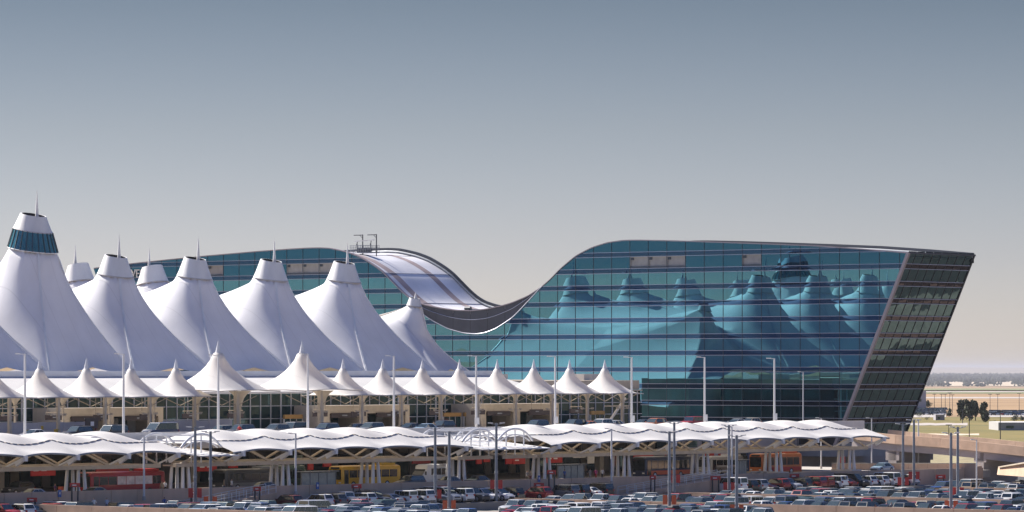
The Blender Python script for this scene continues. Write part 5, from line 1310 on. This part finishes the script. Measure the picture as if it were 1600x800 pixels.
# ================================================================== OVERPASS AND BANK ON THE RIGHT
path = [at_t(1330, 672, 712), at_t(1400, 679.5, 704), at_t(1470, 684.5, 697), at_t(1530, 690.5, 691), at_t(1600, 698, 684), at_t(1700, 709, 674), at_t(1850, 728, 660)]
pn_ = (path[-1] - path[0]); pn_ = Vector((-pn_.y, pn_.x, 0)).normalized()
if pn_.dot(Vector((SA, CA, 0))) < 0: pn_ = -pn_
ov = thing('overpass', (path[3].x, path[3].y, 0), 'long tan overpass with concrete girder curving in from the right', 'bridge')
for side, off in (('near', 0.0), ('far', 9.0)):
    for a, c in zip(path[:-1], path[1:]):
        d = (c - a); n = max(1, int(d.length / 5)); nrm = pn_ * off
        for q in range(n):
            p0 = a.lerp(c, q / n) + nrm; p1 = a.lerp(c, (q + 1) / n) + nrm; e = (p1 - p0).normalized() * .02
            MB().bar(p0 + e + Vector((0, 0, -.75)), p1 - e + Vector((0, 0, -.75)), .35, 1.5).build('parapet_panel', 'tan_wall', ov)
for a, c in zip(path[:-1], path[1:]):
    nrm = pn_ * 4.5
    MB().bar(a + nrm + Vector((0, 0, -1.4)), c + nrm + Vector((0, 0, -1.35)), 8.6, .3).build('deck_slab', 'concrete', ov)
    for o_ in (.6, 4.5, 8.4):
        nn = pn_ * o_; MB().bar(a + nn + Vector((0, 0, -2.1)), c + nn + Vector((0, 0, -2.1)), .8, 1.2).build('girder', 'girder', ov)
for (px, t_, w_) in ((1530, 691, 2.6), (1393, 705, 3.0), (1668, 677, 2.6)):
    p = at_t(px, 700, t_); nn = pn_ 
    A = Vector((p.x, p.y, -4)) + nn * .2; B_ = Vector((p.x, p.y, -4)) + nn * 8.5
    b = MB(); b.bar(A + Vector((0, 0, 6)), B_ + Vector((0, 0, 6)), w_ * .6, 6.6); b.bar(A + Vector((0, 0, 8.6)), B_ + Vector((0, 0, 8.6)), w_, 1.6); b.build('pier', 'girder', ov)
# grassy bank behind the low wall, under the overpass
bk = []
for (y_, t_) in ((740, 800), (728, 830), (718, 870), (706, 920), (698, 990)):
    bk.append([at_t(px, y_ + 1.2 * math.sin(px * .11 + t_), t_ - (px - 1390) * .03) for px in range(1385, 1560, 12)])
b = MB().grid(bk); tag(b.build('bank', 'embankment', smooth=True), kind='structure')
lw = thing('low_wall', at_t(1450, 745, 688), 'low tan wall with a pale coping below the grassy bank', 'wall')
for q in range(15):
    a, c = at_t(1300 + q * 15, 727, 690 - q * .5), at_t(1300 + (q + 1) * 15 - .3, 727, 690 - (q + 1) * .5)
    MB().bar(a + Vector((0, 0, -1.1)), c + Vector((0, 0, -1.1)), .35, 2.6).build('wall_panel', 'tan_wall', lw); MB().bar(a + Vector((0, 0, .28)), c + Vector((0, 0, .28)), .5, .16).build('coping', 'beige', lw)
wg = thing('wing_wall', at_t(1570, 740, 655), 'sunlit tan wing wall sloping beside the dark overpass opening', 'wall')
b = MB(); A = [at_t(1560, 742, 655), at_t(1615, 746, 640), at_t(1615, 722, 640), at_t(1600, 724, 645), at_t(1562, 731, 655)]; o_ = Vector((SA, CA, 0)) * 2
b.add(A + [p + o_ for p in A], [(0, 1, 2, 3, 4), (9, 8, 7, 6, 5), (0, 5, 6, 1), (1, 6, 7, 2), (2, 7, 8, 3), (3, 8, 9, 4), (4, 9, 5, 0)]); b.build('face', 'tan_wall', wg)
MB().bar(A[4] + Vector((0, 0, .1)), A[2] + Vector((0, 0, .1)), .5, .2).build('coping', 'beige', wg)

# ================================================================== FAR RIGHT: trees, buildings, cars, poles on the plain
def far_tree(px, yb, hpx, wpx, lab, seed, dark=True):
    p = gp(px, yb); t_ = SA * p.x + CA * p.y; m = t_ / FPX; h = hpx * m; w = wpx * m / 2; r_ = random.Random(seed)
    t = thing('conifer_tree' if dark else 'shrub', p, lab, 'tree' if dark else 'shrub')
    b = MB(); b.cyl(p, p + Vector((0, 0, h * .75)), .03 * h, .008 * h, 7)
    for q in range(9):
        a = r_.uniform(0, 6.28); z = h * r_.uniform(.12, .6); b.cyl(p + Vector((0, 0, z)), p + Vector((math.cos(a) * w * .7, math.sin(a) * w * .7, z + h * .08)), .01 * h, .003 * h, 5)
    b.build('trunk', 'bark', t)
    b = MB()
    lumps = [(r_.uniform(-.5, .5) * w, r_.uniform(-.5, .5) * w, r_.uniform(.22, .85) * h, r_.uniform(.6, 1.0)) for _ in range(9)]
    for q in range(900 if dark else 300):
        lx, ly, lz, lr = r_.choice(lumps); rr = w * lr * (1.0 if lz < .6 * h else .68)
        v = Vector((r_.gauss(0, 1), r_.gauss(0, 1), r_.gauss(0, 1))).normalized() * r_.random() ** .4
        c = p + Vector((lx + v.x * rr, ly + v.y * rr, max(.06 * h, min(h * .99, lz + v.z * h * .22)))); s = h * r_.uniform(.035, .075)
        n1 = Vector((r_.gauss(0, 1), r_.gauss(0, 1), r_.gauss(0, 1))).normalized(); a_ = n1.orthogonal().normalized(); c_ = n1.cross(a_)
        b.poly([c + a_ * s, c + c_ * s * .7, c - a_ * s, c - c_ * s * .7])
    b.build('crown', 'leaf_dark' if dark else 'leaf_mid', t)
far_tree(1501, 657.5, 33, 15, 'dark conifer at the left of the clump on the plain', 1); far_tree(1515, 658, 34, 16, 'tallest dark conifer in the clump on the plain', 2); far_tree(1524, 657.5, 31, 13, 'dark conifer right of the tallest one', 3)
far_tree(1536, 658, 30, 16, 'broad dark conifer at the right of the clump', 4); far_tree(1540, 660, 20, 12, 'low dark conifer at the right foot of the clump', 5); far_tree(1483, 651, 13, 9, 'small dark tree standing alone left of the clump', 6)
far_tree(1449, 638, 13, 13, 'dark tree beside the far grey building', 7); far_tree(1588, 658, 9, 14, 'dark bush above the low white building', 8); far_tree(1598, 657, 8, 10, 'dark bush at the right picture edge', 9)
far_tree(1556, 671, 14, 11, 'pale green shrub left of the low white building', 10, False); far_tree(1436, 652, 8, 14, 'pale green shrub behind the hotel corner', 11, False); far_tree(1448, 657, 6, 12, 'low green shrub right of the hotel corner', 12, False)
def far_block(px0, px1, yb, yt, depth, m, lab, win):
    a, c = gp(px0, yb), gp(px1, yb); t_ = SA * a.x + CA * a.y; h = (yb - yt) * t_ / FPX; n = Vector((SA, CA, 0)) * depth
    t = thing('far_building', a, lab, 'building'); up = Vector((0, 0, h))
    MB().add([a, c, c + n, a + n, a + up, c + up, c + n + up, a + n + up], [(0, 1, 5, 4), (1, 2, 6, 5), (2, 3, 7, 6), (3, 0, 4, 7)]).build('wall', m, t)
    MB().add([a + up, c + up, c + n + up, a + n + up], [(0, 1, 2, 3)]).build('roof', 'concrete_pale', t)
    k = (c - a); off = Vector((SA, CA, 0)) * -.15
    for s0, s1, z0, z1 in win: MB().add([a + k * s0 + Vector((0, 0, h * z0)) + off, a + k * s1 + Vector((0, 0, h * z0)) + off, a + k * s1 + Vector((0, 0, h * z1)) + off, a + k * s0 + Vector((0, 0, h * z1)) + off], [(0, 1, 2, 3)]).build('window', 'terminal_glass', t)
mat('far_grey', (.30, .29, .32), .8, noise=.06, scale=.05); mat('far_white', (.36, .35, .345), .8, noise=.06, scale=.05)
far_block(1395, 1447, 641, 611, 40, 'far_grey', 'far grey hangar-like building peeking out behind the hotel', ((.6, .86, .45, .6),))
far_block(1560, 1680, 673, 660, 30, 'far_white', 'low white building at the right picture edge', ((.1, .2, .3, .6),))
far_block(1462, 1476, 657, 648, 10, 'far_grey', 'small grey shed before the far car park', ((.2, .5, .3, .6),))
# parked cars on the plain: plain small copies
def low_car(colour):
    b = MB(); b.add([(-2.3, -.9, .3), (2.3, -.9, .3), (2.3, .9, .3), (-2.3, .9, .3), (-2.3, -.9, 1.0), (2.2, -.9, .85), (2.2, .9, .85), (-2.3, .9, 1.0)], [(0, 1, 5, 4), (1, 2, 6, 5), (2, 3, 7, 6), (3, 0, 4, 7), (4, 5, 6, 7)])
    b.add([(-1.9, -.85, 1.0), (1.0, -.85, .95), (1.0, .85, .95), (-1.9, .85, 1.0), (-1.5, -.7, 1.6), (.3, -.7, 1.6), (.3, .7, 1.6), (-1.5, .7, 1.6)], [(0, 1, 5, 4), (2, 3, 7, 6), (1, 2, 6, 5), (3, 0, 4, 7)], 1)
    b.add([(-1.5, -.7, 1.61), (.3, -.7, 1.61), (.3, .7, 1.61), (-1.5, .7, 1.61)], [(0, 1, 2, 3)])
    for x in (-1.4, 1.4):
        for s in (-1, 1): b.cyl((x, s * .8, .32), (x, s * .93, .32), .32, .32, 8, 2)
    return b.mesh('low_car', ['paint ' + colour, 'car_glass', 'tyre'])
LM = {c: low_car(c) for c in ('white', 'silver', 'black', 'grey', 'blue', 'red', 'pale blue')}
rf_ = random.Random(5); fc = {}
spots = [(px + rf_.uniform(-1, 1), y) for y, step in ((641.5, 5.5), (643.5, 6), (646, 6), (648.5, 6.5)) for px in np.arange(1424 + (648 - y) * .3, 1476, step)] + [(px, y) for y in (645.5, 649) for px in np.arange(1548, 1602, 6.5)]
for px, y in spots:
    c = rf_.choice(['white', 'white', 'silver', 'silver', 'black', 'grey', 'blue', 'pale blue', 'red']); p = gp(px, y, .12); lot = 'left' if px < 1500 else 'right'
    k = (lot, y, c); fc[k] = fc.get(k, 0) + 1; row = {641.5: 'back', 643.5: 'second', 646: 'third', 648.5: 'front', 645.5: 'back', 649: 'front'}[y]
    o = bpy.data.objects.new('distant_car', LM[c]); COL.objects.link(o); o.location = p; o.rotation_euler = (0, 0, rf_.choice((0.2, 3.3)))
    tag(o, f'{ORD[fc[k]-1]} {c} car from left, {row} row of far car park {lot} of conifers', 'car', 'cars in the far car park')
fp = [(1421, 590, 656), (1460, 616, 641), (1471, 616, 640), (1477, 616, 645), (1484, 614, 648), (1488, 617, 645), (1547, 616, 644), (1559, 616, 644), (1592.5, 615, 646), (1504, 640, 662), (1514.5, 650, 685), (1563, 643, 687), (1482.5, 664, 684)]
for i, (px, yt, yb) in enumerate(fp):
    p = gp(px, yb); t_ = SA * p.x + CA * p.y; h = (yb - yt) * t_ / FPX; t = thing('distant_light', p, ORD[sorted(q[0] for q in fp).index(px)] + ' thin dark light pole from the left on the plain', 'light pole', 'thin light poles on the plain')
    MB().cyl(p, p + Vector((0, 0, h)), .16, .1, 6).build('shaft', 'dark_metal', t); d = Vector((CA, -SA, 0))
    MB().bar(p + Vector((0, 0, h)) - d * 1.0, p + Vector((0, 0, h)) + d * 1.0, .3, .25).build('lamp_bar', 'dark_metal', t)

# ================================================================== HAZE
hz = bpy.data.materials.new('haze_air'); hz.use_nodes = True; n_ = hz.node_tree; n_.nodes.clear()
ho = n_.nodes.new('ShaderNodeOutputMaterial'); hv = n_.nodes.new('ShaderNodeVolumePrincipled')
hv.inputs['Color'].default_value = (0.62, 0.63, 0.70, 1); hv.inputs['Density'].default_value = 2.4e-5; hv.inputs['Anisotropy'].default_value = 0.2
n_.links.new(hv.outputs[0], ho.inputs['Volume']); MATS['haze_air'] = hz
tag(MB().box(-12000, 85000, -42000, 85000, -47, 64).build('haze', 'haze_air'), 'pale even haze over the plain', None, None, 'stuff')
